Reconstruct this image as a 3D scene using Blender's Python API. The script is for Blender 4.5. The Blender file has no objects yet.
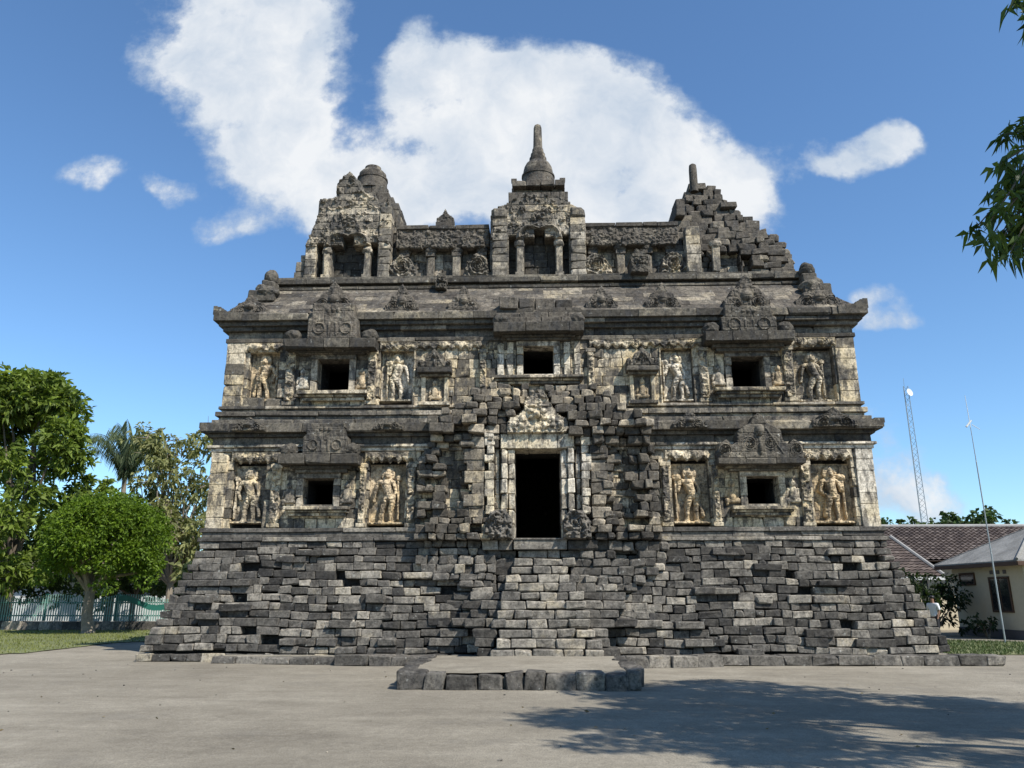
import bpy, bmesh, math, random
import numpy as np
from mathutils import Vector, Matrix
R = math.radians
random.seed(7)
scene = bpy.context.scene
COL = scene.collection

# ------------------------------------------------------------------ camera
CAM_PITCH, CAM_YAW, CAM_F = 15.3, 1.9, 777.0
cd = bpy.data.cameras.new("camera")
cam = bpy.data.objects.new("camera", cd)
COL.objects.link(cam)
cam.location = (0, -20.1, 1.5)
cam.rotation_euler = (R(90 + CAM_PITCH), 0, R(CAM_YAW))
cd.sensor_width = 36.0
cd.lens = 36.0 * CAM_F / 1024.0
cd.clip_end = 4000
scene.camera = cam

# ------------------------------------------------------------------ light
SUN_EL, SUN_AZ = 48.0, 46.0          # azimuth: degrees to the right of "behind the camera"
SUN_STRENGTH, SKY_STRENGTH = 5.0, 0.10
EXPOSURE = 0.5
sdir = Vector((math.sin(R(SUN_AZ)) * math.cos(R(SUN_EL)), -math.cos(R(SUN_AZ)) * math.cos(R(SUN_EL)), math.sin(R(SUN_EL))))
sl = bpy.data.lights.new("sun", 'SUN')
sl.energy = SUN_STRENGTH
sl.angle = R(0.5)
sl.color = (1.0, 0.955, 0.88)
so = bpy.data.objects.new("sun", sl)
COL.objects.link(so)
so.location = (20, -30, 40)
so.rotation_euler = sdir.to_track_quat('Z', 'Y').to_euler()

scene.view_settings.view_transform = 'Standard'
scene.view_settings.look = 'None'
scene.view_settings.exposure = EXPOSURE
scene.view_settings.gamma = 1
scene.view_settings.use_curve_mapping = False
scene.cycles.max_bounces = 6
scene.cycles.transparent_max_bounces = 6
scene.cycles.use_denoising = True

# ------------------------------------------------------------------ node helper
class NT:
    def __init__(s, tree):
        s.t = tree; s.n = tree.nodes; s.l = tree.links
    def node(s, typ, **kw):
        n = s.n.new(typ)
        for k, v in kw.items(): setattr(n, k, v)
        return n
    def put(s, sock, v):
        if v is None: return
        if isinstance(v, bpy.types.NodeSocket): s.l.new(v, sock)
        else: sock.default_value = v
    def math(s, op, a, b=None, c=None, clamp=False):
        n = s.node('ShaderNodeMath', operation=op, use_clamp=clamp)
        for i, v in enumerate((a, b, c)):
            if v is not None: s.put(n.inputs[i], v)
        return n.outputs[0]
    def vmath(s, op, a, b=None):
        n = s.node('ShaderNodeVectorMath', operation=op)
        s.put(n.inputs[0], a)
        if b is not None: s.put(n.inputs[1], b)
        return n.outputs[0]
    def noise(s, vec, scale, detail=4, rough=0.55, dist=0.0, color=False):
        n = s.node('ShaderNodeTexNoise')
        s.put(n.inputs['Vector'], vec); n.inputs['Scale'].default_value = scale
        n.inputs['Detail'].default_value = detail; n.inputs['Roughness'].default_value = rough
        n.inputs['Distortion'].default_value = dist
        return n.outputs['Color' if color else 'Fac']
    def ramp(s, fac, stops):
        n = s.node('ShaderNodeValToRGB')
        cr = n.color_ramp
        while len(cr.elements) < len(stops): cr.elements.new(0.5)
        for e, (p, c) in zip(cr.elements, stops):
            e.position = p
            e.color = (c, c, c, 1) if isinstance(c, (int, float)) else (*c, 1)
        s.put(n.inputs[0], fac)
        return n.outputs[0]
    def sstep(s, v, lo, hi):
        n = s.node('ShaderNodeMapRange', interpolation_type='SMOOTHSTEP')
        s.put(n.inputs['Value'], v)
        n.inputs['From Min'].default_value = lo; n.inputs['From Max'].default_value = hi
        return n.outputs[0]
    def mix(s, fac, a, b, mode='MIX'):
        n = s.node('ShaderNodeMix', data_type='RGBA', blend_type=mode)
        s.put(n.inputs[0], fac)
        for i, v in ((6, a), (7, b)):
            if isinstance(v, tuple) and len(v) == 3: v = (*v, 1)
            s.put(n.inputs[i], v)
        return n.outputs[2]

def new_mat(name):
    m = bpy.data.materials.new(name)
    m.use_nodes = True
    m.node_tree.nodes.clear()
    nt = NT(m.node_tree)
    out = nt.node('ShaderNodeOutputMaterial')
    b = nt.node('ShaderNodeBsdfPrincipled')
    nt.l.new(b.outputs[0], out.inputs[0])
    return m, nt, b, out

# ------------------------------------------------------------------ sky with clouds
w = bpy.data.worlds.new("World")
scene.world = w
w.use_nodes = True
w.node_tree.nodes.clear()
nt = NT(w.node_tree)
wo = nt.node('ShaderNodeOutputWorld')
bg = nt.node('ShaderNodeBackground')
bg.inputs[1].default_value = SKY_STRENGTH
nt.l.new(bg.outputs[0], wo.inputs[0])
sky = nt.node('ShaderNodeTexSky', sky_type='NISHITA')
sky.sun_disc = False
sky.sun_elevation = R(SUN_EL)
sky.sun_rotation = R(180 - SUN_AZ)
sky.altitude = 100
sky.air_density = 1.0
sky.dust_density = 0.2
sky.ozone_density = 2.0
tc = nt.node('ShaderNodeTexCoord')
dirv = tc.outputs['Generated']
sep = nt.node('ShaderNodeSeparateXYZ'); nt.l.new(dirv, sep.inputs[0])
yy = nt.math('MAXIMUM', sep.outputs[1], 0.05)
u0 = nt.math('DIVIDE', sep.outputs[0], yy)
v0 = nt.math('DIVIDE', sep.outputs[2], yy)
uv = nt.node('ShaderNodeCombineXYZ'); nt.l.new(u0, uv.inputs[0]); nt.l.new(v0, uv.inputs[1])
warp = nt.noise(uv.outputs[0], 5.0, 5, 0.55, color=True)
warp = nt.vmath('SUBTRACT', warp, (0.5, 0.5, 0.5))
wv = nt.node('ShaderNodeVectorMath', operation='SCALE'); nt.l.new(warp, wv.inputs[0]); wv.inputs['Scale'].default_value = 0.13
uvw = nt.vmath('ADD', uv.outputs[0], wv.outputs[0])
s2 = nt.node('ShaderNodeSeparateXYZ'); nt.l.new(uvw, s2.inputs[0])
# (u, v, ru, rv, weight) of the cloud masses, as directions from the place
CLOUDS = [(-.50, .87, .13, .10, 1.0), (-.41, .87, .10, .10, .9), (-.46, .76, .12, .09, 1.0), (-.39, .70, .08, .08, .95), (-.40, .64, .08, .07, .85), (-.35, .58, .07, .06, .62), (-.29, .53, .06, .05, .6),
          (-.44, .52, .06, .03, .75), (-.21, .565, .09, .05, .8), (-.25, .625, .07, .05, .42), (-.335, .80, .05, .10, .75), (-.335, .70, .05, .06, .65), (-.185, .71, .05, .08, .85), (-.12, .69, .05, .05, .6), (.30, .56, .05, .03, .55), (-.655, .59, .07, .032, .66), (-.53, .575, .04, .022, .66),
          (-.19, .80, .04, .07, .75), (-.12, .755, .08, .06, .95), (-.03, .73, .12, .07, 1.0), (.07, .70, .11, .07, 1.0), (.13, .65, .13, .07, 1.0), (.02, .62, .14, .09, 1.0), (-.13, .56, .12, .05, .85),
          (.23, .60, .10, .05, .95), (.29, .575, .06, .035, .8), (.10, .53, .2, .09, .9), (.25, .52, .1, .05, .7),
          (.455, .605, .07, .035, .85), (.51, .645, .045, .03, .85), (.415, .58, .025, .012, .5), (.43, .59, .03, .018, .7),
          (.455, .39, .06, .03, .6), (.47, .35, .05, .02, .6), (.46, .13, .08, .045, .9), (.42, .22, .07, .04, .65), (-.65, .222, .05, .02, .75), (-1.0, .3, .15, .05, .7), (.9, .4, .15, .06, .6),
          (-1.2, .7, .2, .12, .8), (1.1, .9, .2, .12, .8), (0.3, 1.6, .3, .2, .8)]
acc = None
for (cu, cv, ru, rv, wt) in CLOUDS:
    a = nt.math('MULTIPLY', nt.math('SUBTRACT', s2.outputs[0], cu), 1 / ru)
    b = nt.math('MULTIPLY', nt.math('SUBTRACT', s2.outputs[1], cv), 1 / rv)
    d2 = nt.math('ADD', nt.math('MULTIPLY', a, a), nt.math('MULTIPLY', b, b))
    g = nt.math('MULTIPLY', nt.math('POWER', 2.718, nt.math('MULTIPLY', d2, -1.0)), wt)
    acc = g if acc is None else nt.math('ADD', acc, g)
cn = nt.noise(uv.outputs[0], 6.5, 12, 0.60, 0.0)
cn2 = nt.noise(uv.outputs[0], 24.0, 9, 0.66, 0.0)
dens = nt.math('ADD', nt.math('MINIMUM', acc, 1.25), nt.math('MULTIPLY', nt.math('SUBTRACT', cn, 0.50), 2.6))
dens = nt.math('ADD', dens, nt.math('MULTIPLY', nt.math('SUBTRACT', cn2, 0.5), 1.0))
dens = nt.math('MULTIPLY', dens, nt.sstep(acc, 0.08, 0.50))
cover = nt.sstep(dens, 0.20, 1.0)
shade = nt.math('ADD', nt.math('MULTIPLY', nt.noise(uvw, 5.5, 6, 0.6), 0.7), nt.math('MULTIPLY', cover, 0.20))
ccol = nt.ramp(shade, [(0.44, (0.40, 0.465, 0.55)), (0.62, (0.645, 0.66, 0.675))])
cs = nt.node('ShaderNodeVectorMath', operation='SCALE'); nt.l.new(ccol, cs.inputs[0]); cs.inputs['Scale'].default_value = 1.0 / SKY_STRENGTH
skyc = nt.mix(1.0, sky.outputs[0], (0.90, 1.16, 1.34, 1), 'MULTIPLY')
front = nt.math('GREATER_THAN', sep.outputs[1], 0.06)
skymix = nt.mix(nt.math('MULTIPLY', nt.math('MULTIPLY', cover, 0.96), front), skyc, cs.outputs[0])
nt.l.new(skymix, bg.inputs[0])

# ------------------------------------------------------------------ materials
def pos_of(nt):
    return nt.node('ShaderNodeNewGeometry').outputs['Position']

STONE_K = 0.76
def stone(name, dark, mid, light, pale=(0.5, 0.46, 0.38), pale_lo=0.6, pale_hi=0.72, pale_amt=0.8, soot=0.55, bump=0.5):
    dark, mid, light, pale = [tuple(c * STONE_K * k_ for c, k_ in zip(q, (1.05, 1.0, 0.94))) for q in (dark, mid, light, pale)]
    m, nt, b, out = new_mat(name)
    p = pos_of(nt)
    at = nt.node('ShaderNodeAttribute', attribute_name='tint').outputs['Fac']
    n1 = nt.noise(p, 0.55, 5, 0.6)
    n2 = nt.noise(p, 3.2, 5, 0.6)
    n3 = nt.noise(p, 22.0, 4, 0.65)
    v = nt.math('ADD', nt.math('MULTIPLY', at, 0.58), nt.math('ADD', nt.math('MULTIPLY', n1, 0.42), nt.math('MULTIPLY', n2, 0.50)))
    v = nt.math('SUBTRACT', v, 0.27)
    base = nt.ramp(v, [(0.12, dark), (0.5, mid), (0.92, light)])
    # weathered plaster that still clings to some stones
    pm = nt.math('ADD', nt.math('ADD', nt.math('MULTIPLY', nt.noise(p, 1.15, 6, 0.68, 0.4), 0.6), nt.math('MULTIPLY', nt.noise(p, 5.0, 6, 0.75), 0.4)), nt.math('MULTIPLY', nt.math('SUBTRACT', at, 0.5), 0.22))
    pm = nt.math('MULTIPLY', nt.sstep(pm, pale_lo, pale_hi), pale_amt)
    pcol = nt.mix(nt.sstep(nt.noise(p, 0.9, 3), 0.35, 0.65), pale, (pale[0] * 0.95, pale[1] * 0.89, pale[2] * 0.74))
    base = nt.mix(pm, base, pcol)
    # black algae streaks running down
    st = nt.node('ShaderNodeMapping'); nt.l.new(p, st.inputs[0]); st.inputs['Scale'].default_value = (2.6, 2.6, 0.8)
    sm = nt.math('MULTIPLY', nt.sstep(nt.noise(st.outputs[0], 1.8, 8, 0.72), 0.48, 0.60), soot)
    base = nt.mix(sm, base, (0.042, 0.042, 0.043))
    # pale lichen spots
    lich = nt.sstep(nt.noise(p, 9.0, 3, 0.7), 0.63, 0.72)
    base = nt.mix(nt.math('MULTIPLY', lich, 0.42), base, (0.42, 0.42, 0.38))
    n4 = nt.noise(p, 8.5, 6, 0.72, 0.3)
    g = nt.ramp(nt.math('ADD', nt.math('MULTIPLY', n3, 0.4), nt.math('MULTIPLY', n4, 0.6)), [(0.39, 0.42), (0.5, 0.98), (0.61, 1.45)])
    base = nt.mix(1.0, base, g, 'MULTIPLY')
    nt.l.new(base, b.inputs['Base Color'])
    b.inputs['Roughness'].default_value = 0.93
    b.inputs['Specular IOR Level'].default_value = 0.2
    h = nt.math('ADD', nt.math('MULTIPLY', n3, 0.6), nt.noise(p, 70.0, 3, 0.6))
    bp = nt.node('ShaderNodeBump'); bp.inputs['Strength'].default_value = bump; bp.inputs['Distance'].default_value = 0.03
    nt.l.new(h, bp.inputs['Height']); nt.l.new(bp.outputs[0], b.inputs['Normal'])
    return m

M = {}
M['base'] = stone('andesite_base', (0.045, 0.0435, 0.041), (0.165, 0.157, 0.142), (0.47, 0.44, 0.38), pale=(0.50, 0.46, 0.375), pale_lo=0.57, pale_hi=0.70, pale_amt=0.55, soot=0.35)
M['dark'] = stone('andesite_cornice', (0.04, 0.038, 0.034), (0.125, 0.116, 0.098), (0.29, 0.265, 0.215), pale_lo=0.56, pale_hi=0.66, pale_amt=0.55, soot=0.6)
M['roof'] = stone('andesite_roof', (0.05, 0.046, 0.041), (0.14, 0.127, 0.108), (0.27, 0.245, 0.20), pale_lo=0.57, pale_hi=0.68, pale_amt=0.5, soot=0.5)
M['wall'] = stone('andesite_wall', (0.075, 0.07, 0.06), (0.21, 0.19, 0.155), (0.42, 0.375, 0.295), pale=(0.70, 0.63, 0.49), pale_lo=0.455, pale_hi=0.55, pale_amt=0.9, soot=0.8)
M['pale'] = stone('plastered_stone', (0.12, 0.112, 0.097), (0.32, 0.29, 0.24), (0.50, 0.455, 0.37), pale=(0.74, 0.70, 0.61), pale_lo=0.42, pale_hi=0.52, pale_amt=0.95, soot=0.75)
M['ochre'] = stone('ochre_relief', (0.12, 0.103, 0.078), (0.33, 0.27, 0.185), (0.56, 0.465, 0.325), pale=(0.68, 0.57, 0.41), pale_lo=0.44, pale_hi=0.56, pale_amt=0.85, soot=0.7, bump=0.35)
M['grey'] = stone('grey_relief', (0.07, 0.066, 0.058), (0.19, 0.175, 0.148), (0.38, 0.345, 0.285), pale=(0.58, 0.53, 0.44), pale_lo=0.50, pale_hi=0.60, pale_amt=0.8, soot=0.7, bump=0.35)
M['rubble'] = stone('porch_stone', (0.045, 0.042, 0.037), (0.15, 0.137, 0.115), (0.38, 0.34, 0.27), pale=(0.64, 0.58, 0.48), pale_lo=0.54, pale_hi=0.64, pale_amt=0.65, soot=0.5)
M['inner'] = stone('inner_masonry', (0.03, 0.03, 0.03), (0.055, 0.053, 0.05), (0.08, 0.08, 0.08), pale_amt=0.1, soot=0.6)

def simple(name, col, rough=0.8, var=0.25, scale=3.0, bump=0.15, metallic=0.0, tint=False, spec=0.3):
    m, nt, b, out = new_mat(name)
    p = pos_of(nt)
    n = nt.math('ADD', nt.math('MULTIPLY', nt.noise(p, scale, 5, 0.6), 0.6), nt.math('MULTIPLY', nt.noise(p, scale * 9, 3, 0.6), 0.4))
    if tint:
        at = nt.node('ShaderNodeAttribute', attribute_name='tint').outputs['Fac']
        n = nt.math('ADD', nt.math('MULTIPLY', n, 0.5), nt.math('MULTIPLY', at, 0.5))
    col = tuple(c * .78 for c in col)
    lo = tuple(c * (1 - var) for c in col); hi = tuple(min(1, c * (1 + var)) for c in col)
    nt.l.new(nt.ramp(n, [(0.3, lo), (0.7, hi)]), b.inputs['Base Color'])
    b.inputs['Roughness'].default_value = rough
    b.inputs['Metallic'].default_value = metallic
    b.inputs['Specular IOR Level'].default_value = spec
    if bump:
        bp = nt.node('ShaderNodeBump'); bp.inputs['Strength'].default_value = bump; bp.inputs['Distance'].default_value = 0.02
        nt.l.new(nt.noise(p, scale * 12, 4, 0.6), bp.inputs['Height']); nt.l.new(bp.outputs[0], b.inputs['Normal'])
    return m

def leaf_mat(name, dark, light, trans=0.35, rough=0.55, spec=0.25):
    m, nt, b, out = new_mat(name)
    at = nt.node('ShaderNodeAttribute', attribute_name='tint').outputs['Fac']
    n = nt.noise(pos_of(nt), 1.1, 3)
    dark = tuple(c * .82 for c in dark); light = tuple(c * .82 for c in light)
    f = nt.math('ADD', nt.math('MULTIPLY', at, 0.75), nt.math('MULTIPLY', n, 0.35))
    c = nt.ramp(f, [(0.15, dark), (0.9, light)])
    nt.l.new(c, b.inputs['Base Color'])
    b.inputs['Roughness'].default_value = rough
    b.inputs['Specular IOR Level'].default_value = spec
    t = nt.node('ShaderNodeBsdfTranslucent')
    nt.l.new(nt.mix(1.0, c, (1.3, 1.35, 0.6, 1), 'MULTIPLY'), t.inputs[0])
    mx = nt.node('ShaderNodeMixShader'); mx.inputs[0].default_value = trans
    nt.l.new(b.outputs[0], mx.inputs[1]); nt.l.new(t.outputs[0], mx.inputs[2])
    nt.l.new(mx.outputs[0], out.inputs[0])
    return m

M['leaf_big'] = leaf_mat('leaf_large', (0.02, 0.045, 0.008), (0.25, 0.33, 0.05))
M['leaf_round'] = leaf_mat('leaf_round', (0.035, 0.075, 0.008), (0.19, 0.29, 0.022))
M['leaf_dry'] = leaf_mat('leaf_sparse', (0.08, 0.10, 0.035), (0.38, 0.38, 0.16))
M['leaf_palm'] = leaf_mat('leaf_palm', (0.05, 0.085, 0.045), (0.2, 0.25, 0.14))
M['leaf_far'] = leaf_mat('leaf_far', (0.02, 0.045, 0.015), (0.085, 0.135, 0.04))
M['leaf_mango'] = leaf_mat('leaf_mango', (0.016, 0.038, 0.008), (0.14, 0.22, 0.045), rough=0.4)
M['leaf_bush'] = leaf_mat('leaf_bush', (0.008, 0.02, 0.008), (0.04, 0.065, 0.02))
M['grass'] = leaf_mat('grass_blade', (0.10, 0.12, 0.025), (0.24, 0.26, 0.07), trans=0.2)
M['grass_painted_shade'] = leaf_mat('grass_blade_painted_shade', (0.03, 0.055, 0.015), (0.08, 0.12, 0.03), trans=0.15)  # darker copy of the blade colour, with shade painted in
M['bark'] = simple('bark', (0.14, 0.115, 0.085), 0.95, 0.45, 4, 0.6)
M['bark_pale'] = simple('bark_pale', (0.26, 0.22, 0.17), 0.95, 0.35, 5, 0.5)
M['green_paint'] = simple('green_paint', (0.03, 0.17, 0.13), 0.5, 0.25, 2, 0.05)
M['picket'] = simple('pale_teal_paint', (0.21, 0.34, 0.30), 0.6, 0.3, 2, 0.05)
M['white_paint'] = simple('white_paint', (0.72, 0.74, 0.72), 0.6, 0.12, 2, 0.05)
M['cream'] = simple('cream_plaster', (0.62, 0.55, 0.40), 0.85, 0.10, 1.2, 0.1)
M['skirt'] = simple('dark_skirting', (0.13, 0.12, 0.12), 0.8, 0.2, 2, 0.1)
M['glass'] = simple('window_glass', (0.02, 0.024, 0.028), 0.12, 0.2, 1, 0.0, spec=0.6)
M['wood'] = simple('brown_wood', (0.09, 0.05, 0.03), 0.7, 0.3, 3, 0.15)
M['concrete'] = simple('concrete', (0.33, 0.32, 0.30), 0.9, 0.2, 2, 0.2)
M['sheet_roof'] = simple('grey_sheet_roof', (0.27, 0.26, 0.235), 0.85, 0.5, 1.6, 0.3)
M['steel'] = simple('galvanised_steel', (0.36, 0.40, 0.41), 0.5, 0.15, 3, 0.0, metallic=0.4)
M['white_shirt'] = simple('white_cotton', (0.78, 0.79, 0.82), 0.9, 0.06, 3, 0.1)
M['dark_cloth'] = simple('dark_cloth', (0.03, 0.03, 0.035), 0.9, 0.2, 5, 0.1)
M['skin'] = simple('brown_skin', (0.25, 0.14, 0.09), 0.6, 0.1, 5, 0.0)
M['hair'] = simple('black_hair', (0.012, 0.01, 0.01), 0.5, 0.2, 8, 0.1)

def tile_mat():
    m, nt, b, out = new_mat('clay_tiles')
    p = pos_of(nt)
    at = nt.node('ShaderNodeAttribute', attribute_name='tint').outputs['Fac']
    n = nt.noise(p, 0.5, 5, 0.6)
    f = nt.math('ADD', nt.math('MULTIPLY', at, 0.6), nt.math('MULTIPLY', n, 0.45))
    c = nt.ramp(f, [(0.15, (0.05, 0.036, 0.032)), (0.5, (0.095, 0.07, 0.058)), (0.8, (0.15, 0.118, 0.10)), (0.97, (0.27, 0.235, 0.205))])
    nt.l.new(c, b.inputs['Base Color']); b.inputs['Roughness'].default_value = 0.9
    return m
M['tiles'] = tile_mat()

def ground_mat():
    m, nt, b, out = new_mat('packed_earth')
    p = pos_of(nt)
    n1 = nt.noise(p, 0.18, 6, 0.6, 0.4); n2 = nt.noise(p, 1.4, 6, 0.65); n3 = nt.noise(p, 9, 5, 0.7); n4 = nt.noise(p, 60, 3, 0.7)
    mp = nt.node('ShaderNodeMapping'); nt.l.new(p, mp.inputs[0]); mp.inputs['Scale'].default_value = (0.35, 1.6, 1.0); mp.inputs['Rotation'].default_value = (0, 0, 0.22)
    n5 = nt.noise(mp.outputs[0], 1.0, 6, 0.6, 0.6)
    f = nt.math('ADD', nt.math('ADD', nt.math('MULTIPLY', n1, 0.32), nt.math('MULTIPLY', n2, 0.24)), nt.math('ADD', nt.math('MULTIPLY', n3, 0.22), nt.math('MULTIPLY', n5, 0.22)))
    c = nt.ramp(f, [(0.38, (0.153, 0.134, 0.104)), (0.5, (0.224, 0.199, 0.155)), (0.60, (0.295, 0.265, 0.21))])
    c = nt.mix(1.0, c, nt.ramp(n4, [(0.35, 0.72), (0.65, 1.2)]), 'MULTIPLY')
    peb = nt.sstep(nt.noise(p, 34, 2, 0.5), 0.67, 0.72)
    c = nt.mix(nt.math('MULTIPLY', peb, 0.5), c, (0.11, 0.105, 0.10))
    dl = nt.math('MULTIPLY', nt.sstep(nt.noise(p, 0.6, 7, 0.7), 0.56, 0.66), 0.22)
    c = nt.mix(dl, c, (0.13, 0.12, 0.105))
    nt.l.new(c, b.inputs['Base Color']); b.inputs['Roughness'].default_value = 0.96
    b.inputs['Specular IOR Level'].default_value = 0.15
    bp = nt.node('ShaderNodeBump'); bp.inputs['Strength'].default_value = 0.55; bp.inputs['Distance'].default_value = 0.04
    nt.l.new(nt.math('ADD', nt.math('MULTIPLY', n3, 0.9), nt.math('MULTIPLY', n4, 0.35)), bp.inputs['Height']); nt.l.new(bp.outputs[0], b.inputs['Normal'])
    return m
M['ground'] = ground_mat()

def lawn_mat():
    m, nt, b, out = new_mat('lawn_soil')
    p = pos_of(nt)
    f = nt.math('ADD', nt.math('MULTIPLY', nt.noise(p, 0.7, 6, 0.65), 0.6), nt.math('MULTIPLY', nt.noise(p, 14, 4, 0.6), 0.4))
    c = nt.ramp(f, [(0.3, (0.07, 0.085, 0.025)), (0.55, (0.13, 0.14, 0.05)), (0.75, (0.2, 0.185, 0.09))])
    nt.l.new(c, b.inputs['Base Color']); b.inputs['Roughness'].default_value = 0.95
    return m
M['lawn'] = lawn_mat()

# ------------------------------------------------------------------ numpy noise
_rs = np.random.RandomState(3)
_tab = _rs.rand(4096)
def _hash(i, j, k):
    return _tab[(i * 73856093 ^ j * 19349663 ^ k * 83492791) & 4095]
def vnoise(x, y, seed=0):
    x = np.asarray(x, float); y = np.asarray(y, float)
    xi = np.floor(x).astype(np.int64); yi = np.floor(y).astype(np.int64)
    fx = x - xi; fy = y - yi
    fx = fx * fx * (3 - 2 * fx); fy = fy * fy * (3 - 2 * fy)
    a = _hash(xi, yi, seed); b = _hash(xi + 1, yi, seed); c = _hash(xi, yi + 1, seed); d = _hash(xi + 1, yi + 1, seed)
    return (a * (1 - fx) + b * fx) * (1 - fy) + (c * (1 - fx) + d * fx) * fy
def fbm(x, y, seed=0, o=4):
    s = 0; amp = 0.5; tot = 0
    for k in range(o):
        s = s + amp * vnoise(np.asarray(x) * 2 ** k, np.asarray(y) * 2 ** k, seed + k); tot += amp; amp *= 0.55
    return s / tot

# ------------------------------------------------------------------ mesh builder
class MB:
    def __init__(s):
        s.v = []; s.t = []; s.fi = []; s.fc = []; s.n = 0
    def add(s, verts, loops, counts, tint=0.5):
        verts = np.asarray(verts, float)
        s.v.append(verts)
        s.t.append(np.full(len(verts), tint, float) if np.isscalar(tint) else np.asarray(tint, float))
        s.fi.append(np.asarray(loops, np.int64) + s.n); s.fc.append(np.asarray(counts, np.int64))
        s.n += len(verts)
    def faces(s, verts, faces, tint=0.5):
        s.add(verts, [i for f in faces for i in f], [len(f) for f in faces], tint)
    def build(s, name, mat, parent=None, smooth=False, loc=None):
        me = bpy.data.meshes.new(name)
        if s.n:
            v = np.concatenate(s.v); li = np.concatenate(s.fi); lc = np.concatenate(s.fc)
            me.vertices.add(len(v)); me.vertices.foreach_set('co', v.ravel())
            me.loops.add(len(li)); me.loops.foreach_set('vertex_index', li.astype(np.int32))
            me.polygons.add(len(lc))
            st = np.concatenate([[0], np.cumsum(lc)[:-1]])
            me.polygons.foreach_set('loop_start', st.astype(np.int32))
            at = me.attributes.new('tint', 'FLOAT', 'POINT')
            at.data.foreach_set('value', np.concatenate(s.t).astype(np.float32))
            me.update(calc_edges=True); me.validate()
            if not smooth: me.shade_flat()
        if mat: me.materials.append(mat)
        o = bpy.data.objects.new(name, me)
        COL.objects.link(o)
        if parent: o.parent = parent
        if loc is not None: o.location = loc
        return o

# chamfered block template
def _block_template():
    cs = [(sx, sy, sz) for sx in (-1, 1) for sy in (-1, 1) for sz in (-1, 1)]
    idx = {(c, a): i * 3 + a for i, c in enumerate(cs) for a in range(3)}
    S = np.array([c for c in cs for a in range(3)], float)          # corner signs
    A = np.array([[1.0 if b == a else 0.0 for b in range(3)] for c in cs for a in range(3)])  # full axis
    faces = []
    for a in range(3):
        b, c = [k for k in range(3) if k != a]
        for sg in (-1, 1):
            q = []
            for (p, r) in ((-1, -1), (1, -1), (1, 1), (-1, 1)):
                k = [0, 0, 0]; k[a] = sg; k[b] = p; k[c] = r
                q.append(idx[(tuple(k), a)])
            faces.append(q)
    for a in range(3):
        for b in range(a + 1, 3):
            c = 3 - a - b
            for sa in (-1, 1):
                for sb in (-1, 1):
                    k0 = [0, 0, 0]; k0[a] = sa; k0[b] = sb; k0[c] = -1
                    k1 = list(k0); k1[c] = 1
                    k0 = tuple(k0); k1 = tuple(k1)
                    faces.append([idx[(k0, a)], idx[(k1, a)], idx[(k1, b)], idx[(k0, b)]])
    for c in cs:
        faces.append([idx[(c, 0)], idx[(c, 1)], idx[(c, 2)]])
    V = S * (1 - 0.2 * (1 - A))
    out = []
    for f in faces:
        p = V[f]; n = np.cross(p[1] - p[0], p[2] - p[1])
        if np.dot(n, p.mean(0)) < 0: f = f[::-1]
        out.append(f)
    return S, A, np.array([i for f in out for i in f]), np.array([len(f) for f in out]), np.repeat(np.arange(8), 3)
BS, BA, BL, BC, BCORN = _block_template()
rng = np.random.RandomState(11)

def block(mb, c, size, ch=0.02, jit=0.01, tint=None, yaw=0.0, roll=0.0, chip=0.12):
    h = np.maximum(np.asarray(size, float) / 2, 0.008)
    ch = min(ch * 0.6, 0.4 * h.min())
    cc = np.full(8, ch)
    if chip > 0:
        k = rng.rand(8) < chip
        cc[k] = np.minimum(ch + rng.uniform(0.015, 0.06, k.sum()), 0.55 * h.min())
    v = BS * (h - (1 - BA) * cc[BCORN][:, None])
    if jit:
        v = v + rng.uniform(-jit, jit, (8, 3))[BCORN]
    if roll:
        ca, sa = math.cos(roll), math.sin(roll)
        v = np.stack([v[:, 0] * ca - v[:, 2] * sa, v[:, 1], v[:, 0] * sa + v[:, 2] * ca], 1)
    if yaw:
        ca, sa = math.cos(yaw), math.sin(yaw)
        v = np.stack([v[:, 0] * ca - v[:, 1] * sa, v[:, 0] * sa + v[:, 1] * ca, v[:, 2]], 1)
    mb.add(v + np.asarray(c, float), BL, BC, rng.rand() if tint is None else tint)

def bx(mb, x0, x1, y0, y1, z0, z1, ch=0.012, jit=0.0, tint=0.5, chip=0.0):
    block(mb, ((x0 + x1) / 2, (y0 + y1) / 2, (z0 + z1) / 2), (x1 - x0, y1 - y0, z1 - z0), ch, jit, tint, chip=chip)

def spans_minus(x0, x1, holes):
    sp = [(x0, x1)]
    for (a, b) in sorted(holes):
        new = []
        for (p, q) in sp:
            if b <= p or a >= q: new.append((p, q)); continue
            if a > p: new.append((p, a))
            if b < q: new.append((b, q))
        sp = new
    return [s for s in sp if s[1] - s[0] > 0.03]

def cut(a, b, lo, hi):
    L = b - a
    if L <= hi * 1.15: return [(a, b)]
    out = []; x = a
    while b - x > hi * 1.3:
        d = rng.uniform(lo, hi); out.append((x, x + d)); x += d
    if b - x > lo * 1.6:
        m = x + (b - x) * rng.uniform(0.4, 0.6); out += [(x, m), (m, b)]
    else: out.append((x, b))
    return out

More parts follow.
